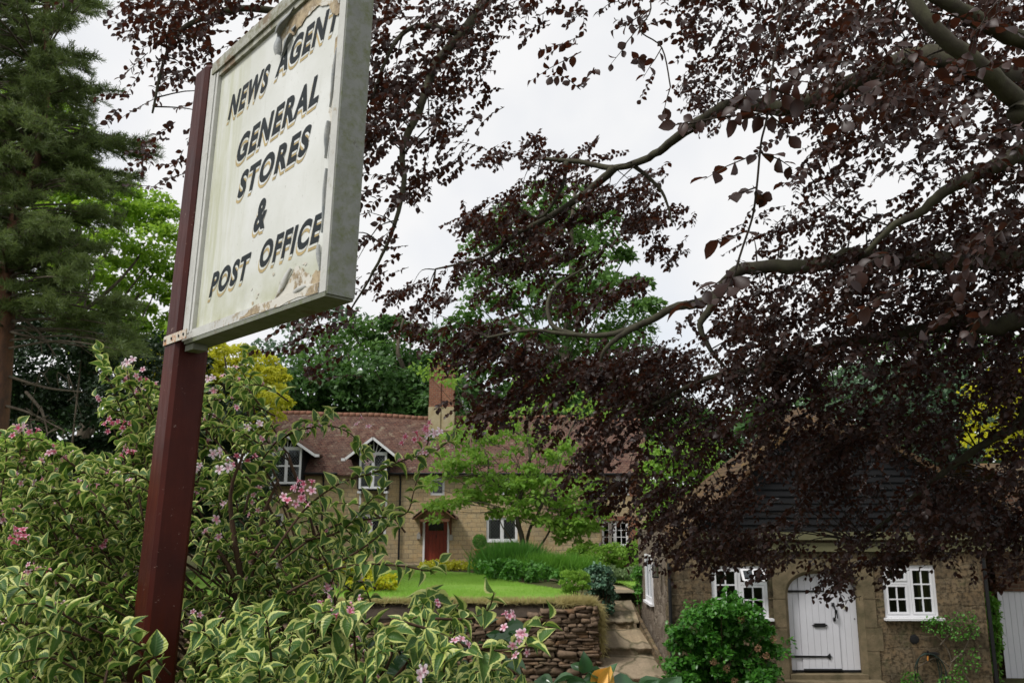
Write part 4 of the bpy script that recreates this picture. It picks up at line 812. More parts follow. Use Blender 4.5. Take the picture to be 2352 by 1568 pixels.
def curl(a_, b_, wd, r_, name='paint_curl', turns=1.2, mat='peel', taper=1.):
    a_, b_ = np.array(a_), np.array(b_); n_, m_ = 14, 9; d_ = b_ - a_; pr = np.array([-d_[1], d_[0]]); pr /= np.linalg.norm(pr); V = []
    for i in range(n_ + 1):
        t = i / n_; c = a_ + d_ * t; ww = wd * (.25 + .75 * math.sin(math.pi * min(1, t * taper + .08)) + .12 * math.sin(9 * t + a_[0] * 40))
        for j in range(m_ + 1): al = turns * math.pi * j / m_; rr = r_ * (1 + .3 * math.sin(5 * t)); q_ = c + pr * (ww * math.sin(al)); V.append(sp(q_[0], q_[1], -.010 + rr * (1 - math.cos(al))))
    return MB().add(V, [(i * (m_ + 1) + j, i * (m_ + 1) + j + 1, (i + 1) * (m_ + 1) + j + 1, (i + 1) * (m_ + 1) + j) for i in range(n_) for j in range(m_)]).build(name, M[mat], SB, True)
curl((.520, .780), (.505, .86), -.012, .009); curl((.505, .855), (.60, .900), .011, .010); curl((.585, .825), (.535, .778), -.010, .006); curl((.60, .825), (.605, .845), .012, .005)
curl((.862, .66), (.842, .50), .005, .005); curl((.845, .46), (.839, .36), .005, .006); curl((.848, .33), (.846, .16), .004, .004); curl((.838, .13), (.852, .06), .006, .005); curl((.84, .86), (.858, .79), .016, .008, mat='frame'); curl((.70, .10), (.62, .03), .012, .004, mat='frame'); curl((.80, .032), (.70, .024), .010, .006, mat='frame')
mb = MB()
for i in range(26):
    u_, v_ = random.uniform(.45, .85), random.uniform(.035, .12); s_ = random.uniform(.002, .007)
    if random.random() < .35: u_, v_ = random.uniform(.12, .85), random.uniform(.15, .85); s_ *= .45
    mb.add([sp(u_ + s_ * math.cos(a_) * random.uniform(.6, 1.5), v_ + s_ * math.sin(a_) * random.uniform(.4, 1), -.0108) for a_ in np.linspace(0, 5.5, 7)], [tuple(range(7))])
mb.build('paint_chip', M['raw'], SB)
for v_, u_ in ((.0, 0),): 
    mb = MB(); sbox(mb, -.100, .088, -.004, .026, .018, .021); sbox(mb, -.1015, -.0985, -.004, .026, -.05, .021); br_ = mb.build('bracket', M['rust'], SG)
    mb = MB()
    for uu in (-.085, -.03, .03, .068): mb.tube([sp(uu, .011, .021), sp(uu, .011, .0235)], .0045, 8)
    mb.build('screw', M['black_iron'], br_)
mb = MB(); sbox(mb, .01, .075, -.032, -.013, -.055, -.01); mb.build('wood_block', M['frame_under'], SG)

# ------------------------------------------------------------------ trees, shrubs and plants
def area(poly): p = np.array(poly, float); x, y = p[:, 0], p[:, 1]; return abs(np.sum(x * np.roll(y, -1) - np.roll(x, -1) * y)) / 2
def ground_z(p): return float(gz(np.array([p[0]]), np.array([p[1]]))[0])
def clumped(polys, Y, dY, leaf, lai, rc, flat=.65, even=False):
    """leaf positions in lumpy clumps; polys in photo pixels, rc = clump radius in metres"""
    Cs, P_, D_, I_ = [], [], [], []
    for poly, wt in polys:
        A_ = area(poly); rpx = rc * F / Y; nc = max(3, int(A_ / (rpx * rpx * 1.1)))
        c = sample(poly, nc)
        if even:                                                # spread the clumps evenly, no bald patches
            q = sample(poly, nc * 8); c = q[:1]; dm = np.linalg.norm(q - c[0], axis=1)
            for _ in range(nc - 1): j_ = int(np.argmax(dm)); c = np.vstack([c, q[j_]]); dm = np.minimum(dm, np.linalg.norm(q - q[j_], axis=1))
        c3 = PN(c[:, 0], c[:, 1], Y + dY * (rng.random(nc) * 2 - 1)); rr = rc * (.6 + .8 * rng.random(nc))
        lpx = (leaf * F / Y) ** 2 * .085; n_ = int(lai * wt * A_ / lpx); k_ = rng.integers(0, nc, n_)
        d = rdir(n_); d[:, 2] = np.where(d[:, 2] < -.3, -d[:, 2], d[:, 2]); d = unit(d)
        r_ = rr[k_] * rng.random(n_) ** .33; p = c3[k_] + d * r_[:, None] * np.array([1, 1, flat]); Cs.append(c3); P_.append(p); D_.append(d)
    return np.vstack(Cs), np.vstack(P_), np.vstack(D_)
def foliage(name, pos, d, leaf, mat, parent, tpl=DIAM, upmix=.8, hang=.3):
    N = len(pos); fwd = unit(d * .5 + rdir(N) * .9 + np.array([0, 0, -hang])); upv = unit(d * .5 + np.array([0, 0, upmix]) + rdir(N) * .6)
    return inst(name, tpl[0], tpl[1], pos, fwd, upv, leaf * (.7 + .6 * rng.random(N)), M[mat], parent, tuv=tpl[2] if len(tpl) > 2 else None)
def tree(name, label, base, Y, dY, polys, leaf, lai, mat, rc, tr=.2, brk='grey_bark', top=None, nl=14, group=None, tpl=DIAM, cat='tree', crown='crown', flat=.65):
    if isinstance(polys[0][0], (int, float)): polys = [(polys, 1.)]
    c3, pos, d = clumped(polys, Y, dY, leaf, lai, rc, flat, True); b = P(base, 1200, Y); b[2] = ground_z(b) - .1
    T = thing(name, label, cat, tuple(b), group); foliage(crown, pos, d, leaf, mat, T, tpl)
    topp = c3[np.argmax(c3[:, 2])] * [.5, 1, 1] + b * [.5, 0, 0] if top is None else P(top[0], top[1], Y); topp[1] = Y; n_ = 6
    pts = [b + (topp - b) * (i / n_) + (np.array([random.gauss(0, .02), random.gauss(0, .02), 0]) * (topp[2] - b[2]) if i else 0) for i in range(n_ + 1)]
    mb = MB(); mb.tube(pts, [tr * (1 - .85 * i / n_) for i in range(n_ + 1)], 9, 3); mb.build('trunk', M[brk], T, True)
    mb = MB()
    for q in c3[rng.permutation(len(c3))[:nl]]:
        t = np.clip((q[2] - b[2]) / (topp[2] - b[2]) - .22, .15, .9); a_ = pts[0] + (pts[-1] - pts[0]) * t; i_ = int(t * n_); a_ = pts[i_] + (pts[i_ + 1] - pts[i_]) * (t * n_ - i_)
        m_ = (a_ + q) / 2 + [0, 0, -.04 * np.linalg.norm(q - a_)]; mb.tube([a_, m_ + rdir(1)[0] * .06 * np.linalg.norm(q - a_), q], [tr * (1 - .8 * t) * .5, tr * .18, tr * .05], 6, 4)
    if mb.v: mb.build('limbs', M[brk], T, True)
    return T
def bush(name, label, cat, polys, Y, dY, leaf, lai, mat, rc, tpl=DIAM, flat=.8, stems=8, part='foliage', group=None, upmix=.8, hang=.3):
    if isinstance(polys[0][0], (int, float)): polys = [(polys, 1.)]
    c3, pos, d = clumped(polys, Y, dY, leaf, lai, rc, flat, True); b = c3.mean(0); b[2] = ground_z(b); pos = pos[pos[:, 2] > gz(pos[:, 0], pos[:, 1]) - .02]; d = d[:len(pos)]
    T = thing(name, label, cat, tuple(b), group); foliage(part, pos, d, leaf, mat, T, tpl, upmix, hang); mb = MB()
    for q in c3[rng.permutation(len(c3))[:stems]]:
        s_ = np.array([b[0] * .6 + q[0] * .4, b[1] * .6 + q[1] * .4, 0]); s_[2] = ground_z(s_) - .05; mb.tube([s_, (s_ + q) / 2 + rdir(1)[0] * .05, q], [.012 + .01 * rc, .01, .004], 5, 3)
    mb.build('stems', M['red_stem'], T, True); return T

# far woodland that reads as one mass
c3, pos, d = clumped([([(-900, 900), (-400, 900), (200, 920), (640, 900), (1000, 900), (1620, 940), (1665, 990), (1705, 990), (1760, 930), (2400, 900), (3200, 950), (3200, 1175), (-900, 1175)], 1.)], 110, 12, 1.2, 2.3, 4.)
o = inst('distant_woodland', DIAM[0], DIAM[1], pos, unit(d + rdir(len(pos))), unit(d + [0, 0, 1.]), 1.2, M['wood']); tag(o, kind='stuff')
GB = 'trees standing behind the house'
tree('broadleaf_tree', 'tall rounded green tree rising behind the house roof right of the chimney', 1290, 52, 4.5, [([(1085, 980), (1055, 800), (1080, 600), (1140, 500), (1230, 445), (1330, 455), (1415, 510), (1455, 610), (1490, 700), (1470, 790), (1430, 860), (1450, 980)], 1.)], .36, 1.6, 'oak', 1.3, .5, group=GB, nl=30)
tree('broadleaf_tree', 'dark green tree behind the house, just left of the chimney', 950, 47, 3.5, [([(845, 975), (850, 800), (900, 745), (980, 740), (1060, 790), (1085, 975)], 1.)], .34, 1.7, 'wood', 1.2, .4, group=GB, nl=20)
tree('broadleaf_tree', 'mid green bushy tree above the left half of the house roof', 790, 50, 3, [([(700, 960), (700, 850), (760, 780), (850, 740), (930, 760), (930, 850), (880, 960)], 1.)], .34, 1.35, 'oak', 1.3, .4, group=GB)
tree('broadleaf_tree', 'pale blue green thin tree far off between the golden tree and the house', 690, 62, 3, [([(600, 950), (610, 790), (680, 740), (760, 700), (815, 740), (800, 850), (740, 960)], 1.)], .4, .75, 'bluewood', 1.4, .35, group=GB)
tree('broadleaf_tree', 'dark shadowy tree behind the left end of the house roof', 640, 46, 2.5, [([(570, 1000), (600, 880), (680, 850), (760, 860), (820, 900), (860, 985)], 1.)], .3, 1.9, 'wood', 1.1, .35, group=GB)
tree('broadleaf_tree', 'dark tree behind the right end of the house roof', 1420, 49, 3, [([(1360, 1000), (1360, 880), (1430, 840), (1510, 870), (1580, 960), (1570, 1060), (1400, 1060)], 1.)], .34, 1.3, 'oak', 1.3, .4, group=GB)
tree('broadleaf_tree', 'fresh yellow green tree between the house and the small cottage', 1560, 30, 1.6, [([(1478, 1040), (1530, 985), (1600, 990), (1650, 1050), (1665, 1160), (1655, 1300), (1500, 1300), (1485, 1150)], 1.)], .17, 1.5, 'sapling', .5, .15)
tree('conifer', 'blue green evergreen behind the left slope of the cottage roof', 1740, 36, 2, [([(1650, 1160), (1680, 1060), (1730, 1030), (1800, 1000), (1860, 940), (1900, 1140)], 1.)], .2, 2., 'bluewood', .7, .3, crown='crown')
tree('conifer', 'large blue green evergreen behind the right slope of the cottage roof', 2080, 34, 2.5, [([(1890, 1130), (1880, 960), (1940, 880), (2040, 840), (2150, 850), (2250, 900), (2300, 1000), (2350, 1160), (2130, 1160)], 1.)], .2, 1.8, 'bluewood', .8, .35)
tree('broadleaf_tree', 'dark tree closing the gap high behind the cottage on the right', 2250, 48, 3, [([(1950, 1000), (1930, 860), (2010, 800), (2150, 780), (2300, 790), (2450, 780), (2450, 1100), (2100, 1100)], 1.)], .34, 1.1, 'wood', 1.4, .4)
tree('yellow_leaved_tree', 'bright yellow leaved tree behind the garage at the right edge', 2340, 25, 1.5, [([(2225, 1010), (2240, 900), (2290, 850), (2450, 820), (2500, 1000), (2450, 1130), (2320, 1110), (2270, 1060)], 1.)], .15, 1.0, 'yellow', .45, .15)
bush('undergrowth', 'dark leafy undergrowth closing the view behind the house roof', 'undergrowth', [(560, 1010), (600, 900), (760, 880), (900, 870), (1100, 900), (1300, 900), (1490, 930), (1500, 1080), (1100, 1060), (700, 1060)], 46, 1.2, .3, 2.2, 'wood', 1.1)
# left side
tree('maple', 'bright green broadleaf tree behind the tall pine', 210, 34, 3, [([(40, 180), (130, 190), (200, 420), (310, 440), (385, 490), (440, 560), (450, 800), (350, 850), (200, 810), (60, 600), (-60, 300)], 1.)], (.22), 2.0, 'maple', .7, .35, nl=24)
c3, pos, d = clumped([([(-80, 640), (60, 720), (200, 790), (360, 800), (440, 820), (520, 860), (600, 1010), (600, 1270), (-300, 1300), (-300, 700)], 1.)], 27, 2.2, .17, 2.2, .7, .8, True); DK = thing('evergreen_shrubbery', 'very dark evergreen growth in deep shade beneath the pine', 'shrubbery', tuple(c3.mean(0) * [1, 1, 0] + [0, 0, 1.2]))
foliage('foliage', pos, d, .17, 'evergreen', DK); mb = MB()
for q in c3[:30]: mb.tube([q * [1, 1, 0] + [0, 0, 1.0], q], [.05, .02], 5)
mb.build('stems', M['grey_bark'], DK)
tree('golden_tree', 'rounded golden yellow tree to the left of the house', 560, 29, 1.5, [([(330, 840), (350, 800), (470, 790), (560, 800), (620, 825), (655, 870), (662, 925), (640, 960), (600, 1000), (480, 980), (400, 930)], 1.)], .13, 2.6, 'golden', .34, .12)
bush('golden_bush', 'yellow green bush low behind the weigela at the left edge', 'bush', [(-60, 1040), (40, 1000), (130, 1040), (140, 1200), (-60, 1230)], 13, .5, .08, 2., 'sapling', .18)
# the pine: tiers of needle tufts on long limbs
pb = P(4, 1050, 19.5); pb[2] = 1.3; PT = thing('pine_tree', 'tall dark pine with reddish trunk and drooping needle sprays at the left edge', 'tree', tuple(pb))
pts = [pb, P(10, 800, 19.5), P(16, 620, 19.5), P(40, 470, 19.5), P(62, 330, 19.6), P(85, 190, 19.7), P(105, 40, 19.8), P(120, -120, 19.8), P(125, -400, 19.8), P(130, -640, 19.8)]
MB().tube(pts, [.25, .20, .17, .13, .12, .10, .09, .08, .05, .02], 10, 4).build('trunk', M['pine_bark'], PT, True)
MB().tube([P(45, 450, 19.5), P(75, 420, 19.3), P(95, 300, 19.2), P(110, 200, 19.2), P(100, 60, 19.2)], [.1, .09, .08, .06, .03], 8, 4).build('second_stem', M['pine_bark'], PT, True)
PPOLY = [(-220, -700), (120, -760), (240, -400), (190, -60), (225, 10), (190, 60), (240, 110), (225, 150), (190, 170), (262, 225), (240, 250), (215, 290), (300, 300), (345, 330), (300, 400), (280, 460), (290, 500), (240, 540), (215, 600), (220, 660), (300, 700), (360, 765), (280, 820), (160, 760), (60, 720), (-220, 760)]
mbr = MB(); TP, TD = [], []
q = sample(PPOLY, 680); q = q[np.argsort(q[:, 1])]
for x_, y_ in q:
    Yt = 19.5 + rng.normal() * 1.3; tip = P(x_, y_, Yt); a_ = np.array([0, 0, 0.]); zt = tip[2] + .25 * abs(tip[0] - pts[3][0]) * .4; zs_ = [p_[2] for p_ in pts]
    i_ = int(np.clip(np.searchsorted(zs_, zt) - 1, 0, len(pts) - 2)); t = np.clip((zt - zs_[i_]) / (zs_[i_ + 1] - zs_[i_]), 0, 1); a_ = pts[i_] + (pts[i_ + 1] - pts[i_]) * t
    L_ = np.linalg.norm(tip - a_); mid = a_ + (tip - a_) * .5 + [0, 0, .05 * L_]; mbr.tube([a_, mid, tip], [.035, .022, .008], 5, 3)
    dr = unit(tip - a_); side = unit(np.cross(dr, [0, 0, 1.]))
    for k_ in range(12):                                        # flat plate of side shoots at the tip of each limb
        t = random.uniform(-.1, .75); s0 = tip - dr * t * 1.0; dd = unit(dr * random.uniform(.3, 1) + side * random.uniform(-1, 1) + np.array([0, 0, random.uniform(-.35, .25)])); l_ = random.uniform(.25, .6)
        mbr.tube([s0, s0 + dd * l_], [.008, .004], 3)
        for s_ in np.arange(.15, 1.05, .16): TP.append(s0 + dd * l_ * s_); TD.append(unit(dd + [0, 0, .25]))
TP, TD = np.array(TP), np.array(TD); print('tufts', len(TP)); kk = 11
pos = np.repeat(TP, kk, 0) + rng.normal(size=(len(TP) * kk, 3)) * .02; dd = unit(np.repeat(TD, kk, 0) * .8 + rdir(len(pos)) * .9)
inst('needles', [(-.055, 0, 0), (.055, 0, 0), (.03, 1, 0), (-.03, 1, 0)], [(0, 1, 2, 3)], pos, dd, rdir(len(pos)), .10 + .06 * rng.random(len(pos)), M['pine'], PT)
mbr.build('limbs', M['grey_bark'], PT)
mb = MB()                                                       # bare dead limbs low on the trunk
for a_, b_ in (((12, 700), (130, 820)), ((8, 860), (190, 900)), ((14, 640), (180, 560)), ((6, 930), (150, 990)), ((60, 900), (110, 1000)), ((14, 760), (220, 800))):
    p0, p1 = P(*a_, 19.5), P(*b_, 18.7); m_ = (p0 + p1) / 2 + rdir(1)[0] * .15; mb.tube([p0, m_, p1], [.04, .03, .01], 6, 5)
    for k_ in range(5): s_ = p0 + (p1 - p0) * random.uniform(.4, 1); mb.tube([s_, s_ + rdir(1)[0] * .35, s_ + rdir(1)[0] * .5 + [0, 0, -.3]], [.015, .01, .004], 4, 3)
mb.build('dead_branches', M['grey_bark'], PT, True)

# young tree in front of the house
SPL = [([(1050, 1150), (1120, 1090), (1230, 1080), (1380, 1130), (1400, 1200), (1330, 1240), (1250, 1225), (1205, 1195)], .9), ([(1000, 1200), (975, 1120), (940, 1090), (1000, 1060), (1000, 1010), (1040, 990), (1050, 960), (1120, 960), (1200, 990), (1290, 1000), (1380, 1060), (1420, 1100), (1400, 1200), (1330, 1240), (1240, 1230), (1205, 1205), (1120, 1180), (1080, 1160), (1040, 1160)], 1.),
       ([(940, 850), (1000, 835), (1060, 820), (1070, 870), (1110, 900), (1060, 900), (1000, 880)], .5), ([(1250, 880), (1400, 870), (1450, 900), (1440, 960), (1300, 960)], .35), ([(1290, 1180), (1370, 1165), (1376, 1265), (1290, 1290), (1280, 1220)], .8), ([(1180, 870), (1250, 860), (1290, 980), (1180, 990)], .3)]
c3, pos, d = clumped(SPL, 31, 1.8, .17, .62, .38, .55); b = P(1203, 1288, 31); ST = thing('young_tree', 'airy young fresh green tree with slender forking stems before the stone house', 'tree', tuple(b)); b[2] -= .2
foliage('crown', pos, d, .17, 'sapling', ST, OVAL); mb = MB()
for pl_, r_ in (([(1203, 1292), (1200, 1240), (1188, 1190), (1195, 1140), (1218, 1070), (1212, 1000), (1210, 930), (1205, 870)], .11), ([(1205, 1288), (1215, 1220), (1240, 1170), (1265, 1100), (1300, 1010), (1340, 930)], .07), ([(1200, 1240), (1185, 1180), (1160, 1130), (1120, 1095), (1060, 1093), (1000, 1098)], .055), ([(1120, 1095), (1120, 1050), (1090, 1000)], .035), ([(1212, 1292), (1250, 1240), (1280, 1190), (1330, 1140), (1400, 1100)], .045), ([(1212, 1010), (1160, 970), (1100, 880), (1060, 850), (990, 840)], .035), ([(1195, 1220), (1150, 1170), (1080, 1150)], .03), ([(1240, 1170), (1210, 1100), (1160, 1030)], .04), ([(1215, 1060), (1245, 1000), (1255, 950), (1290, 900)], .035), ([(1205, 1292), (1180, 1250), (1150, 1200), (1145, 1160)], .035)):
    n_ = len(pl_); mb.tube([P(x_, y_, 31 + .25 * math.sin(i * 2 + r_ * 90)) for i, (x_, y_) in enumerate(pl_)], [r_ * (1 - .8 * i / n_) for i in range(n_)], 7, 4)
for q in c3[::2]:
    i_ = rng.integers(0, 3); s_ = q * .55 + P([1212, 1250, 1150][i_], min(1200, [1000, 1120, 1110][i_] + 60), 31) * .45; mb.tube([s_, (s_ + q) / 2 + rdir(1)[0] * .1, q], [.018, .012, .005], 4, 3)
mb.build('stems', M['grey_bark'], ST, True)

# ---- garden plants round the lawn
bush('ground_cover_plants', 'dense low dark green ground cover edging the lawn', 'plants', [(1108, 1298), (1180, 1292), (1250, 1305), (1300, 1322), (1302, 1350), (1260, 1346), (1180, 1338), (1125, 1325)], 24.5, 1.0, .12, 2.5, 'midgreen', .16, OVAL)
bush('hedge', 'clipped light green hedge under the far right windows of the house', 'hedge', [(1310, 1262), (1400, 1256), (1490, 1258), (1490, 1312), (1400, 1308), (1320, 1300)], 29, .7, .09, 3., 'sapling', .22)
bush('lavender_row', 'grey green row of low plants behind the small right hand lawn', 'plants', [(1395, 1312), (1490, 1308), (1490, 1342), (1395, 1340)], 24, .4, .09, 2.2, 'lavender', .16, upmix=.2, hang=-.8)
bush('juniper', 'blue green juniper spilling over the left side of the steps', 'shrub', [([(1340, 1318), (1370, 1302), (1400, 1310), (1406, 1340), (1395, 1360), (1350, 1350)], 1.), ([(1348, 1340), (1398, 1340), (1412, 1380), (1404, 1412), (1380, 1408), (1356, 1385)], 1.)], 19.6, .25, .08, 3., 'juniper', .13, stems=20, hang=.9)
bush('feathery_herb', 'bright light green feathery plant on the corner of the stone wall', 'plant', [(1290, 1340), (1300, 1322), (1325, 1312), (1345, 1325), (1348, 1356), (1300, 1362)], 18.9, .2, .055, 2.4, 'sapling', .1, upmix=.1, hang=-1.2)
bush('lime_flower_bed', 'low lime coloured plants in the bed beside the red door', 'plants', [(965, 1296), (1000, 1290), (1060, 1292), (1100, 1296), (1110, 1306), (1060, 1307), (970, 1306)], 31.5, .4, .08, 2.2, 'golden', .1)
bush('golden_shrub', 'yellow leaved shrub at the left end of the lawn, nearer the house', 'shrub', [(745, 1320), (755, 1298), (800, 1288), (845, 1305), (850, 1335), (800, 1345)], 24, .3, .1, 2., 'yellow', .16)
bush('golden_shrub', 'yellow leaved shrub at the left end of the lawn, nearer the wall', 'shrub', [(780, 1370), (790, 1345), (850, 1330), (900, 1325), (915, 1345), (880, 1365), (830, 1385)], 20.5, .3, .09, 1.8, 'yellow', .14)
bush('flank_climber', 'dark green climber on the corner of the cottage flank beside the verge', 'climber', [(1462, 1310), (1486, 1305), (1490, 1395), (1470, 1395), (1462, 1360)], 20.2, .2, .07, 2.6, 'midgreen', .12)
bush('wall_shrub', 'light green shrub squeezed between the cottage and the garage', 'shrub', [(2252, 1372), (2272, 1362), (2290, 1400), (2296, 1470), (2286, 1568), (2262, 1568)], 17.2, .12, .06, 2.0, 'fresh', .1, OVAL)
# tall grasses around the young tree
def tuft(name, label, cat, spots, n, h, mat, lean, wdt=.03):
    T = thing(name, label, cat, tuple(spots[0])); S_ = np.array(spots)[rng.integers(0, len(spots), n)] + rng.normal(size=(n, 3)) * [.28, .28, 0]; S_[:, 2] = gz(S_[:, 0], S_[:, 1])
    hh = h * (.5 + .6 * rng.random(n)); fwd = unit(np.array([0, 0, 1.]) + lean * rng.normal(size=(n, 3)))
    inst('leaves', [(-wdt, 0, 0), (wdt, 0, 0), (wdt * .8, .5, .06), (-wdt * .8, .5, .06), (0, 1, .28)], [(0, 1, 2, 3), (3, 2, 4)], S_, fwd, rdir(n), hh, M[mat], T); return T
tuft('ornamental_grass', 'tall green grassy clump at the foot of the young tree', 'grass clump', [P(x_, 1300, 28.) for x_ in range(1142, 1212, 9)] + [P(x_, 1300, 27.2) for x_ in range(1147, 1205, 9)], 8000, 1.05, 'midgreen', .38, .02)
tuft('day_lilies', 'strappy green leaved clump between the young tree and the hedge', 'plants', [P(x_, 1305, 26.5) for x_ in range(1215, 1335, 12)], 6500, .75, 'fresh', .5, .022)
# dry grass draped over the end of the stone wall
n_ = 9000; t = rng.random(n_); xx = np.where(t < .45, 1.0 + t / .45 * .64, 1.70 + .14 * (t - .45)); zz = np.where(t < .45, 1.42, 1.42 - (t - .45) / .55 * .98 * rng.random(n_) ** .5)
pos = np.column_stack([xx + .05 * rng.normal(size=n_), WALL_Y + .02 + .35 * rng.random(n_) * np.where(t < .45, 1, .5), zz]); fwd = unit(np.where((t < .45)[:, None], np.array([[.3, -.4, .5]]), np.array([[.25, -.45, -.8]])) + .5 * rng.normal(size=(n_, 3)))
DG = thing('draped_dry_grass', 'pale dry grass trailing over the right corner of the dry stone wall', 'grass', (1.66, WALL_Y, 1.42)); inst('leaves', [(-.03, 0, 0), (.03, 0, 0), (0, 1, .15)], [(0, 1, 2)], pos, fwd, rdir(n_), .16 * (.5 + rng.random(n_)), M['straw'], DG)
# topiary
tz = P(1101, 1287, 37.2); TY = thing('topiary_ball', 'small clipped ball shrub in a terracotta pot on a stone plinth beside the door', 'topiary', tuple(tz)); mb = MB(); mb.box(tz[0] - .28, tz[0] + .28, 37.0, 37.4, tz[2] - .1, tz[2] + .08); mb.box(tz[0] - .34, tz[0] + .34, 36.95, 37.45, tz[2] + .08, tz[2] + .14); mb.build('plinth', M['stone_trim'], TY)
pz = tz[2] + .142; MB().lathe((tz[0], 37.2, pz), [(.15, 0), (.20, .30), (.225, .30), (.225, .36), (.19, .36), (.18, .32)], 18).build('pot', M['terracotta'], TY, True); MB().tube([(tz[0], 37.2, pz + .3), (tz[0], 37.2, pz + .55)], .02, 6).build('stem', M['grey_bark'], TY)
d = rdir(2600); foliage('foliage', np.array([tz[0], 37.2, pz + .68]) + d * .29 * (.75 + .3 * rng.random((2600, 1))), d, .05, 'midgreen', TY)
# pot beside the steps
qz = P(1538, 1540, 16.1); qz[2] = .03; PO = thing('terracotta_bowl', 'small terracotta bowl at the foot of the cottage corner, left of the hydrangea', 'pot', tuple(qz)); MB().lathe(qz, [(.09, 0), (.15, .1), (.17, .12), (.17, .15), (.14, .15), (.12, .11)], 18).build('bowl', M['terracotta'], PO, True)
foliage('foliage', qz + [0, 0, .17] + rdir(160) * [.1, .1, .07], rdir(160), .05, 'midgreen', PO)

# ---- hydrangea in front of the cottage
HYP = [([(1535, 1575), (1530, 1520), (1545, 1470), (1570, 1420), (1600, 1400), (1640, 1385), (1672, 1362), (1690, 1375), (1730, 1390), (1740, 1420), (1775, 1440), (1780, 1480), (1800, 1500), (1785, 1540), (1790, 1580), (1780, 1640), (1540, 1640)], 1.)]
cxh = 1662; HYP = [([(cxh + (x_ - cxh) * .88, 1500 + (y_ - 1500) * (.86 if y_ < 1500 else 1)) for x_, y_ in HYP[0][0]], 1.)] + [([(x_ - 14, y_ - 12), (x_ + 14, y_ - 12), (x_ + 12, y_ + 14), (x_ - 12, y_ + 14)], .35) for x_, y_ in ((1672, 1372), (1716, 1396), (1600, 1402), (1548, 1462), (1792, 1496), (1536, 1535))]
c3, pos, d = clumped(HYP, 15.2, .45, .085, 3.0, .19, .8, True); b = c3.mean(0); b[2] = 0; HD = thing('hydrangea', 'rounded green hydrangea with a few dried brown flowerheads beneath the left cottage window', 'bush', tuple(b))
keep = pos[:, 2] > .02; foliage('foliage', pos[keep], d[keep], .085, 'hydrangea', HD, OVAL, 1.0, .1); mb = MB()
for q in c3[::3]: mb.tube([b + (q - b) * [.25, .25, 0], (q + b) / 2 + [0, 0, .1], q], [.014, .01, .005], 5, 3)
mb.build('stems', M['red_stem'], HD, True)
for x_, y_ in ((1741, 1487), (1639, 1518), (1775, 1467), (1702, 1422), (1688, 1562), (1668, 1535), (1760, 1505)):
    c = P(x_, y_, 14.72); d = rdir(70); d[:, 1] -= .2; inst('flower_head', OVAL[0], OVAL[1], c + d * .05 * rng.random((70, 1)) ** .4, unit(d + rdir(70) * .8), rdir(70), .026, M['dryhead'], HD)
# ---- climber on the right part of the cottage wall
CL = thing('wall_climber', 'sparse small leaved climber with bare stems on the wall under the right cottage window', 'climber', tuple(P(2165, 1568, 16.3))); mb = MB(); LP = []
for pl_ in ([(2190, 1600), (2170, 1560), (2185, 1520), (2170, 1480), (2140, 1450), (2120, 1430)], [(2185, 1520), (2215, 1490), (2230, 1450), (2235, 1410)], [(2180, 1530), (2150, 1510), (2110, 1530)], [(2240, 1600), (2225, 1560), (2190, 1515), (2215, 1500)], [(2160, 1480), (2190, 1440), (2200, 1405)]):
    c = [P(x_, y_, 16.36 + .03 * math.sin(i)) for i, (x_, y_) in enumerate(pl_)]; mb.tube(c, [.014] + [.009] * (len(c) - 1), 5, 4)
mb.build('stems', M['grey_bark'], CL, True)
for poly, n_ in (([(2110, 1420), (2240, 1400), (2250, 1460), (2200, 1470), (2120, 1450)], 420), ([(2150, 1560), (2200, 1530), (2230, 1568), (2160, 1600)], 200), ([(2060, 1600), (2075, 1545), (2110, 1540), (2130, 1600)], 260), ([(2190, 1490), (2250, 1480), (2250, 1540), (2200, 1540)], 110)): c = sample(poly, n_); LP.append(PN(c[:, 0], c[:, 1], 16.3 + .1 * rng.random(n_)))
LP = np.vstack(LP); foliage('foliage', LP, rdir(len(LP)), .05, 'midgreen', CL, OVAL)

# ------------------------------------------------------------------ copper beech
TX, TY_ = 8.6, 8.5
BT = thing('copper_beech', 'great copper beech with mossy limbs and hanging dark purple leaves overhead', 'tree', (TX, TY_, .3))
MB().tube([(TX, TY_, 0), (TX - .05, TY_, 1), (TX, TY_ + .1, 3), (TX + .1, TY_, 6), (TX, TY_, 9), (TX - .2, TY_, 13)], [.75, .55, .5, .45, .32, .12], 14, 5).build('trunk', M['beech_bark'], BT, True)
def limb(z0, pl_, r0, r1, name='limb'):
    c = ([np.array([TX, TY_, z0])] if z0 else []) + [P(x_, y_, Y_) for x_, y_, Y_ in pl_]
    n_ = len(c); rr = [r0 * (1 - i / (n_ - 1)) + r1 * i / (n_ - 1) for i in range(n_)]
    if z0: rr[0] = r0 * 1.25
    pts_, rr = crom(c, rr, 6); jit = rng.normal(size=pts_.shape) * .004 * (rr[:, None] / .05); jit[0] = jit[-1] = 0
    return MB().tube(pts_ + jit, rr * (1 + .03 * rng.normal(size=len(rr))), 9).build(name, M['beech_bark'], BT, True)
limb(5.6, [(2480, 320, 6.6), (2352, 200, 6.0), (2230, 150, 6.0), (2120, 128, 6.2), (1990, 178, 6.6), (1880, 225, 7.0), (1790, 248, 7.3), (1700, 236, 7.6), (1640, 258, 8.0), (1560, 312, 8.6), (1490, 362, 9.2), (1410, 386, 9.6), (1330, 372, 9.8), (1240, 365, 10)], .12, .025)
limb(0, [(1412, 385, 9.6), (1350, 440, 9.8), (1260, 500, 10), (1190, 535, 10.2), (1110, 590, 10.3), (1000, 618, 10.4)], .055, .012)
limb(0, [(1300, 372, 9.8), (1290, 430, 9.8), (1240, 500, 9.9), (1180, 470, 10)], .03, .01)
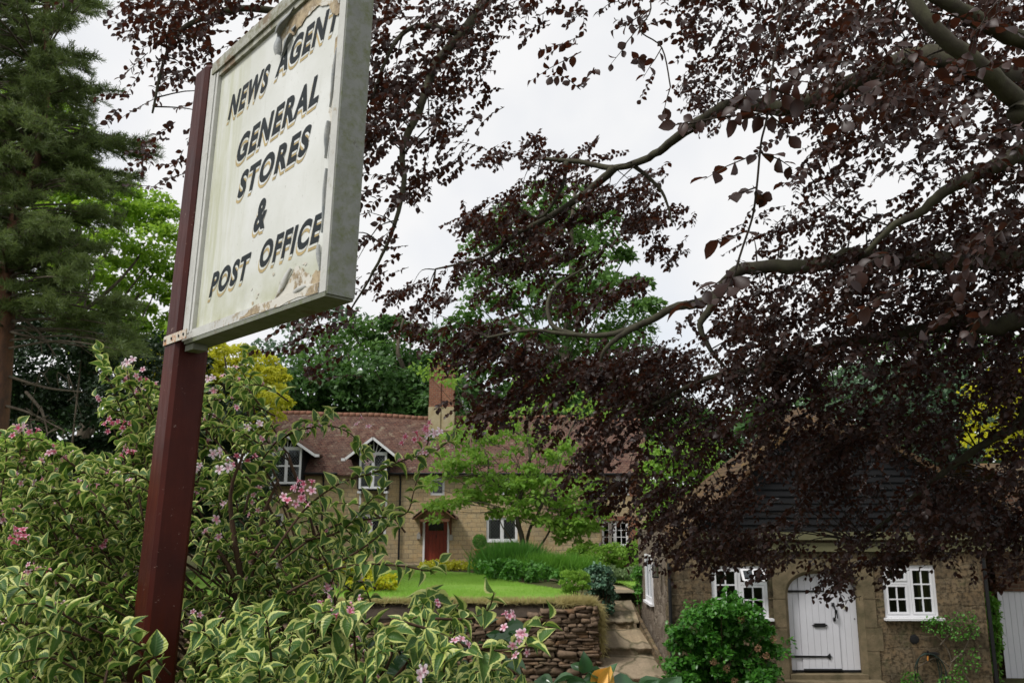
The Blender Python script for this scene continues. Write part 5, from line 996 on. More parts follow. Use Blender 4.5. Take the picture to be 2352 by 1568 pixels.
limb(0, [(1450, 375, 9.4), (1520, 440, 9.4), (1545, 520, 9.4)], .03, .008)
limb(4.6, [(2500, 560, 6.8), (2352, 590, 7.0), (2200, 600, 7.0), (2080, 598, 7.1), (1960, 588, 7.2), (1860, 612, 7.3), (1770, 612, 7.4), (1690, 624, 7.5), (1650, 672, 7.7), (1600, 698, 7.9), (1550, 706, 8.0), (1480, 742, 8.2), (1400, 768, 8.4), (1310, 768, 8.6), (1220, 758, 8.8), (1120, 775, 9.0)], .105, .012)
limb(0, [(1320, 768, 8.6), (1270, 748, 8.7), (1258, 700, 8.8), (1280, 655, 8.9), (1350, 610, 9.0), (1390, 565, 9.0)], .030, .006)
limb(0, [(1650, 672, 7.7), (1630, 710, 7.7), (1608, 745, 7.7), (1622, 785, 7.7), (1640, 815, 7.7), (1690, 870, 7.8)], .045, .012)
limb(0, [(1465, 748, 8.2), (1420, 775, 8.2), (1385, 810, 8.2), (1380, 850, 8.3)], .035, .012)
limb(5.2, [(2500, 330, 5.4), (2352, 350, 5.2), (2260, 395, 5.2), (2170, 440, 5.3), (2110, 490, 5.4), (2050, 520, 5.5), (1990, 580, 5.6)], .07, .015)
limb(3.8, [(2450, 760, 7.2), (2280, 755, 7.2), (2200, 740, 7.3), (2050, 770, 7.5), (1880, 800, 7.8), (1720, 850, 8.1), (1620, 870, 8.4), (1500, 930, 9)], .09, .02)
limb(3.0, [(2480, 920, 7.4), (2330, 980, 7.6), (2200, 1060, 8.0), (2100, 1140, 8.4), (2030, 1200, 8.7), (1960, 1240, 8.9)], .055, .012)
limb(8.8, [(2500, -250, 6.4), (2250, -330, 6.6), (1800, -300, 6.8), (1400, -160, 6.8), (1180, -60, 6.6), (1110, 10, 6.5), (1060, 80, 6.4), (1000, 150, 6.3), (965, 250, 6.2), (925, 340, 6.2), (928, 420, 6.2), (905, 520, 6.2), (860, 620, 6.3), (800, 720, 6.5)], .075, .006)
limb(0, [(1180, -60, 6.6), (1020, -80, 6.4), (860, -20, 6.3), (700, 30, 6.2), (560, 20, 6.0), (430, 60, 6.0), (380, 130, 6), (350, 260, 6.0)], .05, .008)
limb(0, [(1060, 80, 6.4), (960, 60, 6.3), (900, 110, 6.2), (850, 240, 6.2)], .03, .01)
limb(6.4, [(2500, 140, 5.5), (2340, 90, 5.1), (2200, 20, 4.9), (2050, -60, 4.9), (1850, -130, 5.2), (1700, -120, 5.5)], .08, .02)
limb(6.8, [(2450, 300, 4.6), (2352, 240, 4.3), (2260, 160, 4.1), (2150, 70, 4.0), (2080, -30, 4.0)], .07, .035)
# leafy sprays
LPOS, LFW, LUP, LSC = [], [], [], []; TWP = []
def spray(S, D0, L_, n_l, sz, droop=.5, flat=.45):
    D0 = unit(D0); pts_ = [S]; d_ = D0.copy(); st_ = L_ / 5
    for i in range(5): d_ = unit(d_ + np.array([0, 0, -droop * .22]) + rng.normal(size=3) * .09); pts_.append(pts_[-1] + d_ * st_)
    pts_ = np.array(pts_); TWP.append(pts_); up0 = unit(np.array([0, 0, 1.]) + rng.normal(size=3) * flat)
    t = (np.arange(n_l) + .6) / n_l * 4.99; i_ = t.astype(int); f_ = (t - i_)[:, None]; p = pts_[i_] * (1 - f_) + pts_[i_ + 1] * f_; dr = unit(pts_[i_ + 1] - pts_[i_]); side = unit(np.cross(dr, up0)) * np.where(np.arange(n_l) % 2, 1, -1)[:, None]
    fwd_ = unit(dr * .55 + side * .85 + rng.normal(size=(n_l, 3)) * .25 + [0, 0, -.25]); LPOS.append(p); LFW.append(fwd_); LUP.append(up0 + rng.normal(size=(n_l, 3)) * .55); LSC.append(sz * (.65 + .5 * rng.random(n_l)))
def leaves_in(poly, lai, Y0, Y1, sz=.058, clus=6, sx_=50, sy_=30):
    A_ = area(poly); Ym = (Y0 + Y1) / 2; lpx = (sz * .88 * F / Ym) ** 2 * .19; n_l = 11; ns = int(lai * .98 * A_ / lpx / n_l); nc = max(2, ns // clus); cc_ = sample(poly, nc); k_ = rng.integers(0, nc, ns)
    Yc = Y0 + (Y1 - Y0) * rng.random(nc); x_ = cc_[k_, 0] + rng.normal(size=ns) * sx_ * 7 / Ym; y_ = cc_[k_, 1] + rng.normal(size=ns) * sy_ * 7 / Ym; Yv = Yc[k_] + rng.normal(size=ns) * .18; S = PN(x_, y_, Yv)
    for s_ in S:
        aw = unit(np.array([s_[0] - TX, s_[1] - TY_, 0])); a = rng.normal() * .9; d_ = np.array([aw[0] * math.cos(a) - aw[1] * math.sin(a), aw[0] * math.sin(a) + aw[1] * math.cos(a), rng.uniform(-.75, .15)]); spray(s_ - d_ * .15, d_, rng.uniform(.22, .42), n_l, sz)
# top left, behind the sign
leaves_in([(330, -60), (640, -60), (560, 60), (470, 140), (430, 240), (400, 350), (370, 380), (345, 310), (345, 210), (325, 110), (305, 30)], .95, 5.6, 6.6)
leaves_in([(290, 20), (330, 10), (350, 120), (310, 130)], .5, 5.6, 6.4, sx_=15); leaves_in([(345, 380), (400, 330), (410, 380), (370, 400)], .8, 5.6, 6.4, sx_=10)
leaves_in([(310, 290), (360, 300), (350, 420), (320, 440)], .5, 6, 7, sx_=10)
leaves_in([(780, -60), (1270, -60), (1180, 30), (1110, 40), (1120, 90), (1040, 110), (1070, 190), (1030, 230), (1050, 310), (960, 330), (880, 330), (830, 300)], 1.5, 5.6, 7.0)
leaves_in([(1180, -60), (1420, -60), (1330, 20), (1230, 50), (1180, 40)], .9, 5.4, 6.4)
leaves_in([(830, 300), (950, 330), (950, 400), (985, 440), (930, 480), (900, 540), (850, 540), (800, 640), (790, 560)], .95, 5.8, 6.8)
leaves_in([(700, 690), (790, 640), (860, 560), (930, 600), (880, 690), (840, 720), (770, 790), (740, 850), (690, 840)], .65, 6, 7.4)
leaves_in([(955, 300), (1060, 250), (1070, 340), (990, 370)], .6, 6, 7, sx_=20)
# centre
CB = [(1080, 400), (1130, 330), (1220, 300), (1300, 300), (1400, 345), (1520, 400), (1570, 480), (1545, 560), (1540, 620), (1500, 590), (1440, 530), (1300, 520), (1180, 530), (1060, 520)]
leaves_in(CB, 1.05, 9.2, 11, .07, 8, 30, 16)
leaves_in([(860, 680), (900, 620), (1000, 560), (1070, 510), (1200, 520), (1440, 540), (1460, 640), (1420, 740), (1300, 770), (1200, 850), (1060, 850), (900, 770)], .78, 9.2, 11, .07, 8, 30, 16)
leaves_in([(1000, 760), (1250, 770), (1400, 790), (1450, 860), (1300, 900), (1100, 900)], .7, 9, 11, .07, 8)
# over the house roof
leaves_in([(1070, 905), (1240, 850), (1440, 800), (1500, 900), (1480, 1010), (1300, 1010), (1240, 1000), (1150, 980), (1080, 960)], 1.35, 9, 11, .07, 8)
leaves_in([(1300, 1000), (1490, 990), (1500, 1170), (1440, 1180), (1370, 1190), (1310, 1120), (1260, 1120)], .75, 9, 10.5, .07, 8, 26, 22)
leaves_in([(1440, 790), (1640, 810), (1650, 1000), (1480, 1000)], 1.9, 8.4, 10)
leaves_in([(1480, 1000), (1670, 1000), (1700, 1250), (1560, 1290), (1500, 1260), (1470, 1180)], 1.15, 8.2, 9.6)
# upper right
leaves_in([(1540, -60), (1850, -60), (1810, 110), (1700, 170), (1640, 240), (1590, 230), (1560, 120)], 1.05, 6.2, 8)
leaves_in([(1450, -60), (1560, -60), (1540, 60), (1450, 20)], .7, 5, 6)
leaves_in([(1800, -60), (2420, -60), (2420, 250), (2100, 260), (1860, 230), (1790, 130)], 1.7, 4.6, 7.5)
leaves_in([(1850, 220), (2420, 250), (2420, 560), (2150, 560), (2020, 430), (1900, 470), (1850, 380)], 1.15, 5, 7.5)
leaves_in([(1780, 120), (1870, 200), (1860, 300), (1790, 280)], .8, 6.5, 8); leaves_in([(1560, 210), (1680, 200), (1640, 280), (1570, 270)], .6, 7.5, 8.5, sx_=16)
leaves_in([(1250, 50), (1330, 40), (1330, 200), (1270, 190)], .28, 4.4, 5, .06); leaves_in([(1340, 60), (1460, 50), (1440, 250), (1370, 240)], .22, 4.2, 4.8, .06)
leaves_in([(1800, 470), (1870, 440), (1960, 470), (2100, 500), (2150, 600), (1740, 600), (1760, 540)], 1.0, 6.6, 8)
leaves_in([(2050, 540), (2420, 540), (2420, 700), (1740, 700), (1760, 640), (1900, 620)], 1.8, 6.4, 8)
leaves_in([(1660, 700), (2420, 680), (2420, 900), (2000, 870), (1640, 860)], 1.9, 6.8, 9)
leaves_in([(1700, 850), (2050, 860), (2000, 1010), (1880, 1110), (1700, 1030)], 1.9, 7.5, 9.5)
leaves_in([(2000, 850), (2420, 880), (2420, 1060), (2200, 1050), (2020, 1010)], 1.15, 7.2, 9)
leaves_in([(1640, 1140), (1800, 1120), (1840, 1230), (1740, 1260), (1600, 1240)], 1.3, 8, 9.6)
leaves_in([(1880, 1050), (2060, 1080), (2030, 1240), (1880, 1230)], .5, 8, 9.6)
leaves_in([(2080, 1090), (2420, 1040), (2420, 1200), (2330, 1280), (2230, 1230), (2080, 1220)], 1.6, 7.5, 9)
for poly in ([(1560, 1240), (1660, 1230), (1640, 1310), (1600, 1300)], [(1660, 1240), (1800, 1240), (1770, 1310), (1700, 1290)], [(1800, 1240), (1960, 1240), (1930, 1360), (1870, 1330)], [(1960, 1230), (2080, 1220), (2050, 1350), (1990, 1340)], [(2230, 1200), (2350, 1180), (2340, 1290), (2280, 1320)], [(2080, 1210), (2240, 1210), (2220, 1270), (2120, 1260)]): leaves_in(poly, 1.15, 8, 9.4, sx_=20, sy_=18)

leaves_in([(2400, -250), (3000, -100), (3050, 1050), (2400, 1100)], .8, 6, 9.5, .07); leaves_in([(1300, -60), (1250, -500), (2800, -500), (2700, -60)], .55, 6, 9, .07)   # the crown goes on outside the frame
# near leaves
leaves_in([(1950, -40), (2400, -40), (2400, 300), (2050, 150)], .24, 2.7, 3.6, .06, 2); leaves_in([(2000, 420), (2380, 380), (2380, 760), (2050, 700)], .15, 2.8, 3.6, .06, 2); leaves_in([(1720, 20), (1800, 40), (1780, 140), (1720, 120)], .35, 3, 3.6, .06, 2, 12, 10)
def near_twig(pl_, Y_, sprs, sz):
    c = [P(x_, y_, Y_ + .03 * math.sin(i)) for i, (x_, y_) in enumerate(pl_)]; pp, _ = crom(c, [1] * len(c), 5); TWP.append(pp)
    for (x_, y_, dx, dy, n_l) in sprs: S = P(x_, y_, Y_); E_ = P(x_ + dx, y_ + dy, Y_ + rng.uniform(-.1, .1)); spray(S, E_ - S, np.linalg.norm(E_ - S), n_l, sz, .25, .9)
near_twig([(2352, -120), (2100, -150), (1850, -90), (1790, 60), (1765, 250), (1748, 330), (1738, 430), (1728, 500), (1705, 570), (1690, 620)], 2.7, [(1765, 260, -90, 20, 7), (1765, 260, 60, 40, 4), (1760, 240, -60, -30, 5), (1748, 350, -140, 50, 6), (1745, 350, 80, 30, 5), (1738, 430, -60, 10, 5), (1735, 440, 25, 10, 3), (1715, 530, -80, 40, 4), (1690, 620, -30, 50, 5), (1690, 625, -90, 40, 3), (1765, 200, 70, 20, 5), (1768, 180, -80, 60, 6)], .068)
near_twig([(1690, 620), (1640, 690), (1590, 690), (1540, 710)], 2.8, [(1590, 690, -50, 30, 4), (1640, 690, -40, -20, 3)], .068)
near_twig([(1480, -80), (1495, 20), (1470, 70), (1520, 110), (1540, 200)], 4.0, [(1495, 20, -90, 60, 6), (1470, 60, -70, 90, 6), (1520, 110, -50, 60, 4), (1540, 200, -20, 70, 6)], .062)
near_twig([(1750, 260), (1650, 270), (1560, 290)], 3.2, [(1700, 265, -50, 0, 4), (1620, 275, -60, 10, 4)], .066)
near_twig([(1925, 1230), (1930, 1300), (1922, 1340), (1934, 1378)], 8.5, [(1930, 1300, -30, 30, 6), (1925, 1335, 22, 25, 4), (1930, 1360, 6, 36, 5), (1925, 1335, -25, 20, 3)], .06)
pos = np.vstack(LPOS); print('beech leaves', len(pos))
BL = leaf_tpl(5, lambda v: [.04, .29, .36, .27, .02][round(v * 4)], .25, .14)
inst('crown', BL[0], BL[1], pos, np.vstack(LFW), np.vstack(LUP), np.concatenate(LSC), M['beech'], BT, tuv=BL[2])
mb = MB()
for p in TWP:
    if len(p) == 6: mb.tube(p[[0, 2, 3, 5]], [.0035, .003, .0025, .001], 3)
    else: mb.tube(p, [.004] * len(p), 5)
rr_ = random.Random(4)                                  # small branches linking the sprays to the limbs
lims = [o for o in bpy.data.objects if o.name.startswith('limb') and o.parent == BT]; LV = []
for o in lims: a = np.empty(len(o.data.vertices) * 3, np.float32); o.data.vertices.foreach_get('co', a); LV.append(a.reshape(-1, 3)[::9])
LV = np.vstack(LV); St = np.array([p[0] for p in TWP if len(p) == 6])
for s_ in St[rng.permutation(len(St))[:520]]:
    dd = np.linalg.norm(LV - s_, axis=1) + np.maximum(0, s_[2] - LV[:, 2]) * .3; j = int(np.argmin(dd))
    if dd[j] > 1.5: continue
    m_ = (LV[j] + s_) / 2 + rng.normal(size=3) * .06 * dd[j] + [0, 0, .08 * dd[j]]; mb.tube([LV[j], m_, s_], [.009, .005, .002], 4, 4)
mb.build('twigs', M['dark_twig'], BT)

# ------------------------------------------------------------------ variegated weigela round the post
k = Nodes('variegated_leaf'); lu = k.attr('lu'); lv_ = k.attr('lv'); a = k.attr('rnd'); nn = k.noise(k.obj(), 55, 3)
e = k.n('ShaderNodeMath', {0: lu, 1: k.n('ShaderNodeMath', {0: nn, 1: .75}, operation='MULTIPLY').outputs[0]}, operation='ADD').outputs[0]
e = k.n('ShaderNodeMath', {0: e, 1: k.n('ShaderNodeMath', {0: lv_, 1: .12}, operation='MULTIPLY').outputs[0]}, operation='ADD').outputs[0]
c0 = k.mix(a, (.028, .085, .014), (.075, .16, .03)); c0 = k.mix(k.rng(lu, .0, .12, .55, 0), c0, (.14, .22, .07)); cm = k.mix(a, (.46, .53, .12), (.64, .66, .26)); cc = k.mix(k.rng(e, 1.03, 1.12), c0, cm)
wv = k.n('ShaderNodeMath', {0: k.n('ShaderNodeMath', {0: lv_, 1: 60.}, operation='MULTIPLY').outputs[0], 1: k.n('ShaderNodeMath', {0: lu, 1: 14.}, operation='MULTIPLY').outputs[0]}, operation='SUBTRACT').outputs[0]; sn = k.n('ShaderNodeMath', {0: wv}, operation='SINE').outputs[0]
pb_ = k.n('ShaderNodeBsdfPrincipled', {'Base Color': cc, 'Roughness': .45, 'Specular IOR Level': .35, 'Normal': k.bump(sn, .35, .0012)}); tr_ = k.n('ShaderNodeBsdfTranslucent', {'Color': k.mix(.4, cc, (.3, .5, .08))}); m_ = k.n('ShaderNodeMixShader', {0: .3, 1: pb_.outputs[0], 2: tr_.outputs[0]}); k.t.links.new(m_.outputs[0], k.out.inputs[0]); M['weigela'] = k.m
WB = np.array([-.55, 3.3, 1.72]); WG = thing('weigela', 'big variegated weigela with cream edged leaves and pink flowers round the sign post', 'shrub', tuple(WB))
WP, WF, WU, WS, WT, FL = [], [], [], [], [], []; main = []
def shoot(pts_, sz, r0=.0035, start=.15, gap=.036, fl=.0, flip=0):
    pp, _ = crom(np.array(pts_), [1] * len(pts_), 6); seg = np.linalg.norm(np.diff(pp, axis=0), axis=1); cu = np.concatenate([[0], np.cumsum(seg)]); L_ = cu[-1]; WT.append((pp, r0)); s_ = L_ * start; k_ = flip
    while s_ < L_:
        t = s_ / L_; p = np.array([np.interp(s_, cu, pp[:, i]) for i in range(3)]); i_ = min(len(pp) - 2, int(np.searchsorted(cu, s_))); dr = unit(pp[i_ + 1] - pp[max(0, i_ - 1)]); sd = unit(np.cross(dr, [0, 0, 1.]) + rng.normal(size=3) * .2); ot = unit(np.cross(dr, sd)); ax = sd if k_ % 2 == 0 else unit(sd * .4 + ot)
        for g_ in (-1, 1):
            f_ = unit(dr * (.45 + .5 * t) + ax * g_ * .95 + rng.normal(size=3) * .22); WP.append(p); WF.append(f_); WU.append(unit(np.array([0, 0, 1.]) + dr * .5 + rng.normal(size=3) * .35)); WS.append(sz * (1.05 - .35 * t) * rng.uniform(.6, 1.2))
        if rng.random() < fl * 1.7: FL.append((p + dr * .02, unit(dr * .3 + np.array([0, -.35, .5]) + rng.normal(size=3) * .5)))
        s_ += gap * rng.uniform(.7, 1.3); k_ += 1
    WP.append(pp[-1]); WF.append(unit(pp[-1] - pp[-2] + [.3 * rng.normal(), 0, .3])); WU.append(unit(rng.normal(size=3) + [0, -.5, .5])); WS.append(sz * .65)
POSTX = lambda y: (np.interp(y, [800, 1568], [352, 282]), np.interp(y, [800, 1568], [466, 402]))
def weig(poly, lai, Y0, Y1, sz=.068, fl=.07, up_=.8, avoid=True):
    A_ = area(poly); Ym = (Y0 + Y1) / 2; lpx = (sz * .85 * F / Ym) ** 2 * .15; n_ = int(lai * A_ / lpx / 13); q = sample(poly, n_)
    for x_, y_ in q:
        Y_ = rng.uniform(Y0, Y1)
        if avoid and Y_ < 2.78 and POSTX(y_)[0] - 45 < x_ < POSTX(y_)[1] + 40: Y_ = rng.uniform(2.85, 3.5)
        tip = P(x_, y_, Y_); away = unit(np.array([tip[0] - WB[0], tip[1] - WB[1], 0]) + rng.normal(size=3) * [.5, .5, 0]); d_ = unit(away * rng.uniform(.3, 1.1) + [0, 0, up_ * rng.uniform(.2, 1.2)]); L_ = rng.uniform(.16, .28); s_ = tip - d_ * L_; s_[2] += .0
        shoot([s_, s_ + d_ * L_ * .5 + [0, 0, .02], tip + [0, 0, -.02]], sz, fl=fl, gap=.034, flip=int(rng.integers(0, 2))); main.append(s_)
weig([(-60, 1040), (30, 990), (110, 1010), (190, 1030), (290, 1040), (345, 1060), (320, 1300), (200, 1330), (-60, 1330)], 2.1, 2.7, 3.8, .054, .10)
weig([(195, 860), (240, 800), (300, 845), (345, 880), (350, 1030), (270, 1010), (225, 930)], 1.5, 2.85, 3.2, .052, .12)
weig([(455, 890), (510, 850), (560, 830), (545, 900), (550, 980), (560, 1020), (520, 1060), (450, 1010)], 1.6, 2.8, 3.3, .052, .10)
weig([(-60, 990), (60, 980), (120, 1020), (40, 1060), (-60, 1060)], .8, 2.7, 3.1, .058, .3)
weig([(-60, 1300), (320, 1300), (300, 1620), (-60, 1620)], 2.1, 2.2, 3.3, .060, .06)
weig([(440, 1000), (520, 1040), (590, 1110), (660, 1200), (720, 1300), (800, 1380), (760, 1420), (420, 1400)], 1.6, 2.75, 3.8, .054, .10)
weig([(420, 1380), (760, 1380), (960, 1400), (1050, 1440), (1130, 1490), (1190, 1560), (1180, 1640), (400, 1640)], 2.2, 2.0, 3.0, .058, .045)
weig([(680, 1130), (780, 1120), (860, 1160), (890, 1250), (880, 1330), (720, 1330), (660, 1200)], .85, 2.7, 3.3, .054, .06)
weig([(900, 1380), (1000, 1385), (1120, 1400), (1160, 1440), (1100, 1460), (960, 1440)], 1.2, 2.3, 2.7, .062, .04, .4)
def arch_(pl_, Y_, sz=.062, fl=.12, r0=.004, start=.2, gap=.036): shoot([P(x_, y_, Y_ + .04 * math.sin(i * 1.3)) for i, (x_, y_) in enumerate(pl_)], sz, r0, start, gap, fl)
arch_([(330, 1200), (305, 1060), (290, 980), (262, 900), (238, 850), (228, 805)], 2.95, .06, .2, start=.25, gap=.03); arch_([(335, 1100), (330, 1000), (318, 920), (312, 870), (300, 850)], 2.95, .056, .3, gap=.032); arch_([(300, 980), (250, 930), (222, 910)], 3.0, .052, .4, start=.3)
arch_([(440, 1180), (465, 1050), (480, 960), (500, 900), (545, 850), (575, 800)], 3.0, .056, .15, gap=.027); arch_([(450, 1100), (490, 1000), (540, 930), (570, 880), (580, 850)], 3.05, .055, .15, gap=.027); arch_([(440, 1000), (455, 930), (470, 890)], 3.0, .055, .2)
arch_([(560, 1180), (590, 1080), (640, 1010), (700, 985), (760, 978), (810, 1000), (840, 1045)], 2.75, .056, .1, gap=.026, start=.1); arch_([(640, 1010), (690, 985), (740, 960), (760, 950)], 2.75, .055, .1, gap=.028)
arch_([(620, 1280), (700, 1170), (780, 1110), (860, 1085), (930, 1055), (990, 1040), (1035, 1010)], 2.6, .058, .3, gap=.030); arch_([(930, 1055), (975, 1030), (985, 1005)], 2.6, .05, .8)
arch_([(640, 1290), (760, 1210), (860, 1190), (930, 1180), (950, 1130), (962, 1080)], 2.7, .056, .05, start=.2, gap=.034); arch_([(660, 1360), (760, 1310), (840, 1295), (930, 1300), (985, 1310), (1010, 1290)], 2.55, .062, .05)
arch_([(760, 1300), (830, 1260), (880, 1220), (900, 1190)], 2.6, .058, .06); arch_([(700, 1240), (780, 1220), (840, 1160), (880, 1120)], 2.7, .06, .06)
arch_([(900, 1420), (1000, 1450), (1090, 1490), (1180, 1490), (1240, 1475)], 2.15, .07, .15, start=.3, gap=.04); arch_([(1000, 1420), (1080, 1420), (1120, 1400), (1135, 1360)], 2.3, .064, .05); arch_([(1100, 1490), (1170, 1480), (1230, 1450), (1262, 1420)], 2.15, .066, .0, start=.4, gap=.05)
arch_([(60, 1200), (40, 1100), (50, 1010), (45, 975)], 2.8, .056, .4); arch_([(0, 1150), (15, 1050), (10, 1000)], 2.8, .056, .3); arch_([(150, 1200), (140, 1100), (130, 1050)], 2.9, .056, .4)
arch_([(240, 1568), (260, 1500), (300, 1445)], 2.3, .07, 0, gap=.045); arch_([(380, 1250), (350, 1130), (335, 1030), (345, 995)], 2.9, .058, .1)
WPa = np.array(WP); print('weigela leaves', len(WPa))
WLT = leaf_tpl(7, lambda v: [.015, .20, .30, .31, .24, .12, .006][round(v * 6)], .42, .36, 5)
inst('leaves', WLT[0], WLT[1], WPa, np.array(WF), np.array(WU), np.array(WS) * 1.12, M['weigela'], WG, tuv=WLT[2], wid=.85 + .4 * rng.random(len(WPa)))
mb = MB()
for pp, r0 in WT: mb.tube(pp, np.linspace(r0, r0 * .4, len(pp)), 4)
mb.build('twigs', M['red_stem'], WG, True)
mb = MB(); ms = np.array(main)
for s_ in ms[rng.permutation(len(ms))[:90]]:
    b0 = WB + [rng.normal() * .12, rng.normal() * .12, 0]; h_ = s_ - b0; mb.tube([b0, b0 + h_ * [.2, .2, .4], b0 + h_ * [.55, .55, .78], s_], [.010, .007, .005, .003], 6, 5)
for pl_ in ([(600, 1700), (590, 1500), (560, 1380), (520, 1290), (470, 1230)], [(600, 1700), (575, 1450), (540, 1250), (530, 1130), (560, 1040)], [(610, 1700), (590, 1480), (575, 1350), (600, 1200), (640, 1100)]): mb.tube([P(x_, y_, 2.95) for x_, y_ in pl_], [.014, .012, .010, .007, .004], 7, 5)
mb.build('stems', M['red_stem'], WG, True)
# flowers: five lobed funnels
def flower(seed, openn, name):
    r_ = np.random.default_rng(seed); V, Fc, U = [], [], []; rings = [(.08, 0, 0), (.11, .5, .35), (.26, .85, .6)]
    for r0, z0, lv0 in rings:
        for i in range(10): a_ = 2 * math.pi * i / 10; V.append((r0 * math.cos(a_), r0 * math.sin(a_), z0)); U.append(lv0 * .2)
    for j in range(2):
        for i in range(10): a_ = 2 * math.pi * (i + (.5 if j == 0 else .5)) / 10; Fc.append((j * 10 + i, j * 10 + (i + 1) % 10, (j + 1) * 10 + (i + 1) % 10, (j + 1) * 10 + i))
    for p_ in range(5):
        i0 = 20 + 2 * p_; i1 = 20 + (2 * p_ + 1) % 10; i2 = 20 + (2 * p_ + 2) % 10; a_ = 2 * math.pi * (2 * p_ + 1) / 10; R_ = openn * r_.uniform(.9, 1.1); n0 = len(V); dz = .85 + .25 * (1 - openn) + r_.normal() * .04
        for (rr_, da, zz, l_) in ((R_ * .72, -.42, dz + .05, .6), (R_ * .72, 0, dz + .09, .5), (R_ * .72, .42, dz + .05, .6), (R_ * .97, -.24, dz + .02, 1), (R_ * 1.05, 0, dz - .02, 1), (R_ * .97, .24, dz + .02, 1)): V.append((rr_ * math.cos(a_ + da), rr_ * math.sin(a_ + da), zz)); U.append(l_)
        Fc += [(i0, i1, n0 + 1, n0), (i1, i2, n0 + 2, n0 + 1), (n0, n0 + 1, n0 + 4, n0 + 3), (n0 + 1, n0 + 2, n0 + 5, n0 + 4)]
    V = np.array(V); VV, FF, UU = [], [], []; nb = int(r_.integers(2, 5))
    for b_ in range(nb):                                        # a few blooms share one stalk end
        ax = unit(np.array([r_.normal() * .55, r_.normal() * .55, 1.])); e1 = unit(np.cross(ax, [.3, 1, 0])); e2 = np.cross(ax, e1); sc_ = r_.uniform(.75, 1.05); of = ax * .9 + np.array([r_.normal() * .8, r_.normal() * .8, 0]) - [0, 0, .9]
        VV.append((V[:, :1] * e1 + V[:, 1:2] * e2 + V[:, 2:] * ax) * sc_ + of); FF += [tuple(i + b_ * len(V) for i in q) for q in Fc]; UU += U
    me = bpy.data.meshes.new(name); me.from_pydata(np.vstack(VV).tolist(), [], FF); me.polygons.foreach_set('use_smooth', [True] * len(FF)); a = me.attributes.new('lv', 'FLOAT', 'POINT'); a.data.foreach_set('value', UU); return me
def petal(nm, deep, pale):
    k = Nodes(nm); v_ = k.attr('lv'); cc = k.mix(k.rng(v_, .15, .75), deep, pale); pb_ = k.n('ShaderNodeBsdfPrincipled', {'Base Color': cc, 'Roughness': .6, 'Specular IOR Level': .2}); t_ = k.n('ShaderNodeBsdfTranslucent', {'Color': cc}); m_ = k.n('ShaderNodeMixShader', {0: .35, 1: pb_.outputs[0], 2: t_.outputs[0]}); k.t.links.new(m_.outputs[0], k.out.inputs[0]); return k.m
pm = [petal('pale_pink_petal', (.70, .28, .38), (.82, .64, .72)), petal('rose_pink_petal', (.62, .13, .22), (.78, .45, .55)), petal('near_white_petal', (.78, .52, .60), (.84, .78, .82))]
fm = []
for i, (op, m_) in enumerate(((.95, 0), (.8, 1), (.6, 0), (1.0, 2), (.9, 0), (.9, 2), (.7, 1))): me = flower(i, op, 'flower'); me.materials.append(pm[m_]); fm.append(me)
EX = [(70, 965, 2.7), (60, 990, 2.7), (130, 1035, 2.8), (110, 1040, 2.8), (48, 1220, 2.6), (55, 1235, 2.6), (90, 1310, 2.5), (95, 1100, 2.8), (325, 850, 2.85), (300, 835, 2.85), (700, 1110, 2.6), (690, 1145, 2.55), (712, 1150, 2.55), (672, 1140, 2.6), (835, 975, 2.55), (1000, 1000, 2.5), (985, 990, 2.5), (945, 1010, 2.5), (990, 1515, 2.05), (1180, 1440, 2.1), (1195, 1450, 2.1), (1160, 1415, 2.1), (830, 1370, 2.35), (760, 1400, 2.3), (745, 1385, 2.3), (545, 940, 2.9), (480, 875, 2.9), (495, 1040, 2.9), (560, 1050, 2.9), (455, 1075, 2.9), (520, 1080, 2.85), (640, 1000, 2.8), (600, 1010, 2.8), (225, 915, 2.9), (275, 975, 2.9), (265, 970, 2.9), (300, 1040, 2.85), (1010, 1380, 2.3)]
FLs = [(P(*e_), unit(np.array([rng.normal() * .5, -.8, .45 + rng.normal() * .3]))) for e_ in EX]; rng.shuffle(FL); FLs += [f_ for f_ in FL][:98 - len(FLs)]
for i, (p, d_) in enumerate(FLs):
    o = bpy.data.objects.new('flower_cluster', fm[int(rng.integers(0, 7))]); col.objects.link(o); o.parent = WG; q = Vector(d_).to_track_quat('Z', 'Y'); o.rotation_euler = q.to_euler(); s_ = float(rng.uniform(.013, .019)); o.scale = (s_, s_, s_ * 1.3); o.location = Vector(p) - WG.location
ex = FL[60:]; me0 = fm[1]; n0 = len(fm[1].vertices)             # the many smaller blooms further in
VV, FF, UU = [], [], []
for i, (p, d_) in enumerate(ex[:170]):
    me = fm[i % 7]; a = np.empty(len(me.vertices) * 3, np.float32); me.vertices.foreach_get('co', a); a = a.reshape(-1, 3); u_ = np.empty(len(a), np.float32); me.attributes['lv'].data.foreach_get('value', u_)
    ax = unit(np.array(d_)); e1 = unit(np.cross(ax, [.3, 1, .1])); e2 = np.cross(ax, e1); s_ = rng.uniform(.011, .016); n_ = sum(len(q) for q in VV); VV.append((a[:, :1] * e1 + a[:, 1:2] * e2 + a[:, 2:] * ax * 1.3) * s_ + p); UU.append(u_); FF += [tuple(v_ + n_ for v_ in q.vertices) for q in me.polygons]
if VV:
    o = MB().add(np.vstack(VV), FF).build('small_blossoms', pm[0], WG, True); o['kind'] = 'stuff'; a = o.data.attributes.new('lv', 'FLOAT', 'POINT'); a.data.foreach_set('value', np.concatenate(UU))
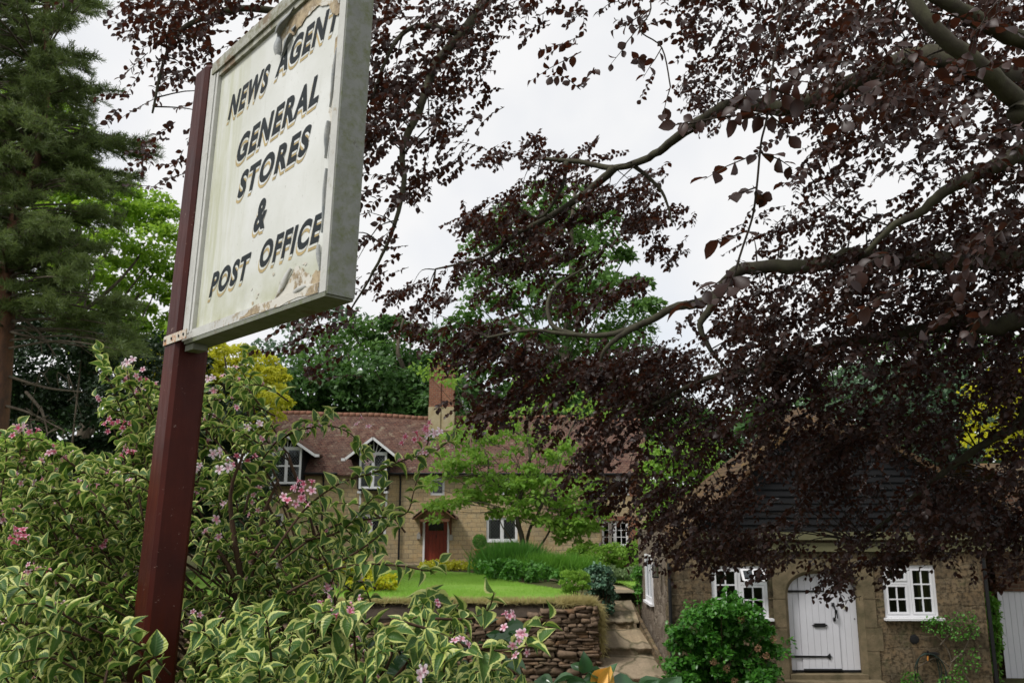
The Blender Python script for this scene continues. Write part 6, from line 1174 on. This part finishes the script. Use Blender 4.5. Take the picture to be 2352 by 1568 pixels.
# ---- glossy evergreen shoots at the bottom of the picture
GS = thing('evergreen_shrub', 'dark glossy leaved shrub with one yellowing leaf along the bottom edge before the steps', 'shrub', tuple(P(1330, 1700, 2.3)))
gp, gf, gu, gs = [], [], [], []
def gl_(x_, y_, dx, dy, s_, Y_=2.2, upv=(0, -.6, .7)): a_ = P(x_, y_, Y_); b_ = P(x_ + dx, y_ + dy, Y_ + rng.uniform(-.02, .02)); gp.append(a_); gf.append(b_ - a_); gu.append(unit(np.array(upv) + rng.normal(size=3) * .3)); gs.append(np.linalg.norm(b_ - a_) if s_ is None else s_)
for q in ((1340, 1545, 5, -45, None), (1325, 1560, -60, -5, None), (1340, 1560, 55, 2, None), (1400, 1575, 75, -5, None), (1400, 1570, 8, -55, None), (1430, 1585, 60, 0, None), (1300, 1580, 50, -15, None), (1270, 1575, -45, -22, None), (1350, 1540, 40, 15, None), (1335, 1540, -25, -20, None), (1480, 1590, 30, -30, None), (1240, 1580, 30, -25, None)): gl_(*q)
for i in range(150):
    x_, y_ = rng.uniform(820, 1180), rng.uniform(1440, 1600); gl_(x_, y_, rng.normal() * 26, rng.normal() * 16 - 6, None, rng.uniform(2.9, 3.3))
for i in range(260): x_ = rng.uniform(1150, 1560); gl_(x_, 1600 + rng.uniform(0, 100), rng.normal() * 30, rng.normal() * 20 - 12, None, rng.uniform(2.1, 2.6))
GLT = leaf_tpl(6, lambda v: [.03, .26, .36, .34, .20, .01][round(v * 5)], .3, .35, 5)
inst('leaves', GLT[0], GLT[1], np.array(gp), np.array(gf), np.array(gu), np.array(gs), M['glossy'], GS, tuv=GLT[2])
inst('yellow_leaf', GLT[0], GLT[1], np.array([P(1362, 1580, 2.2), P(1375, 1580, 2.2)]), np.array([P(1392, 1536, 2.2) - P(1362, 1580, 2.2)] * 2), np.array([[0, -1., .3], [.5, -1, .4]]), .062, paint('yellow_orange_leaf', (.62, .33, .05), .45, .15, 20), GS)
mb = MB()
for pl_ in ([(1330, 1720), (1335, 1600), (1335, 1545)], [(1400, 1720), (1402, 1620), (1400, 1570)], [(1290, 1720), (1290, 1620), (1280, 1580)], [(1450, 1720), (1440, 1640), (1430, 1585)]): mb.tube([P(x_, y_, 2.22) for x_, y_ in pl_], [.006, .004, .002], 5, 4)
mb.build('stems', M['red_stem'], GS, True)
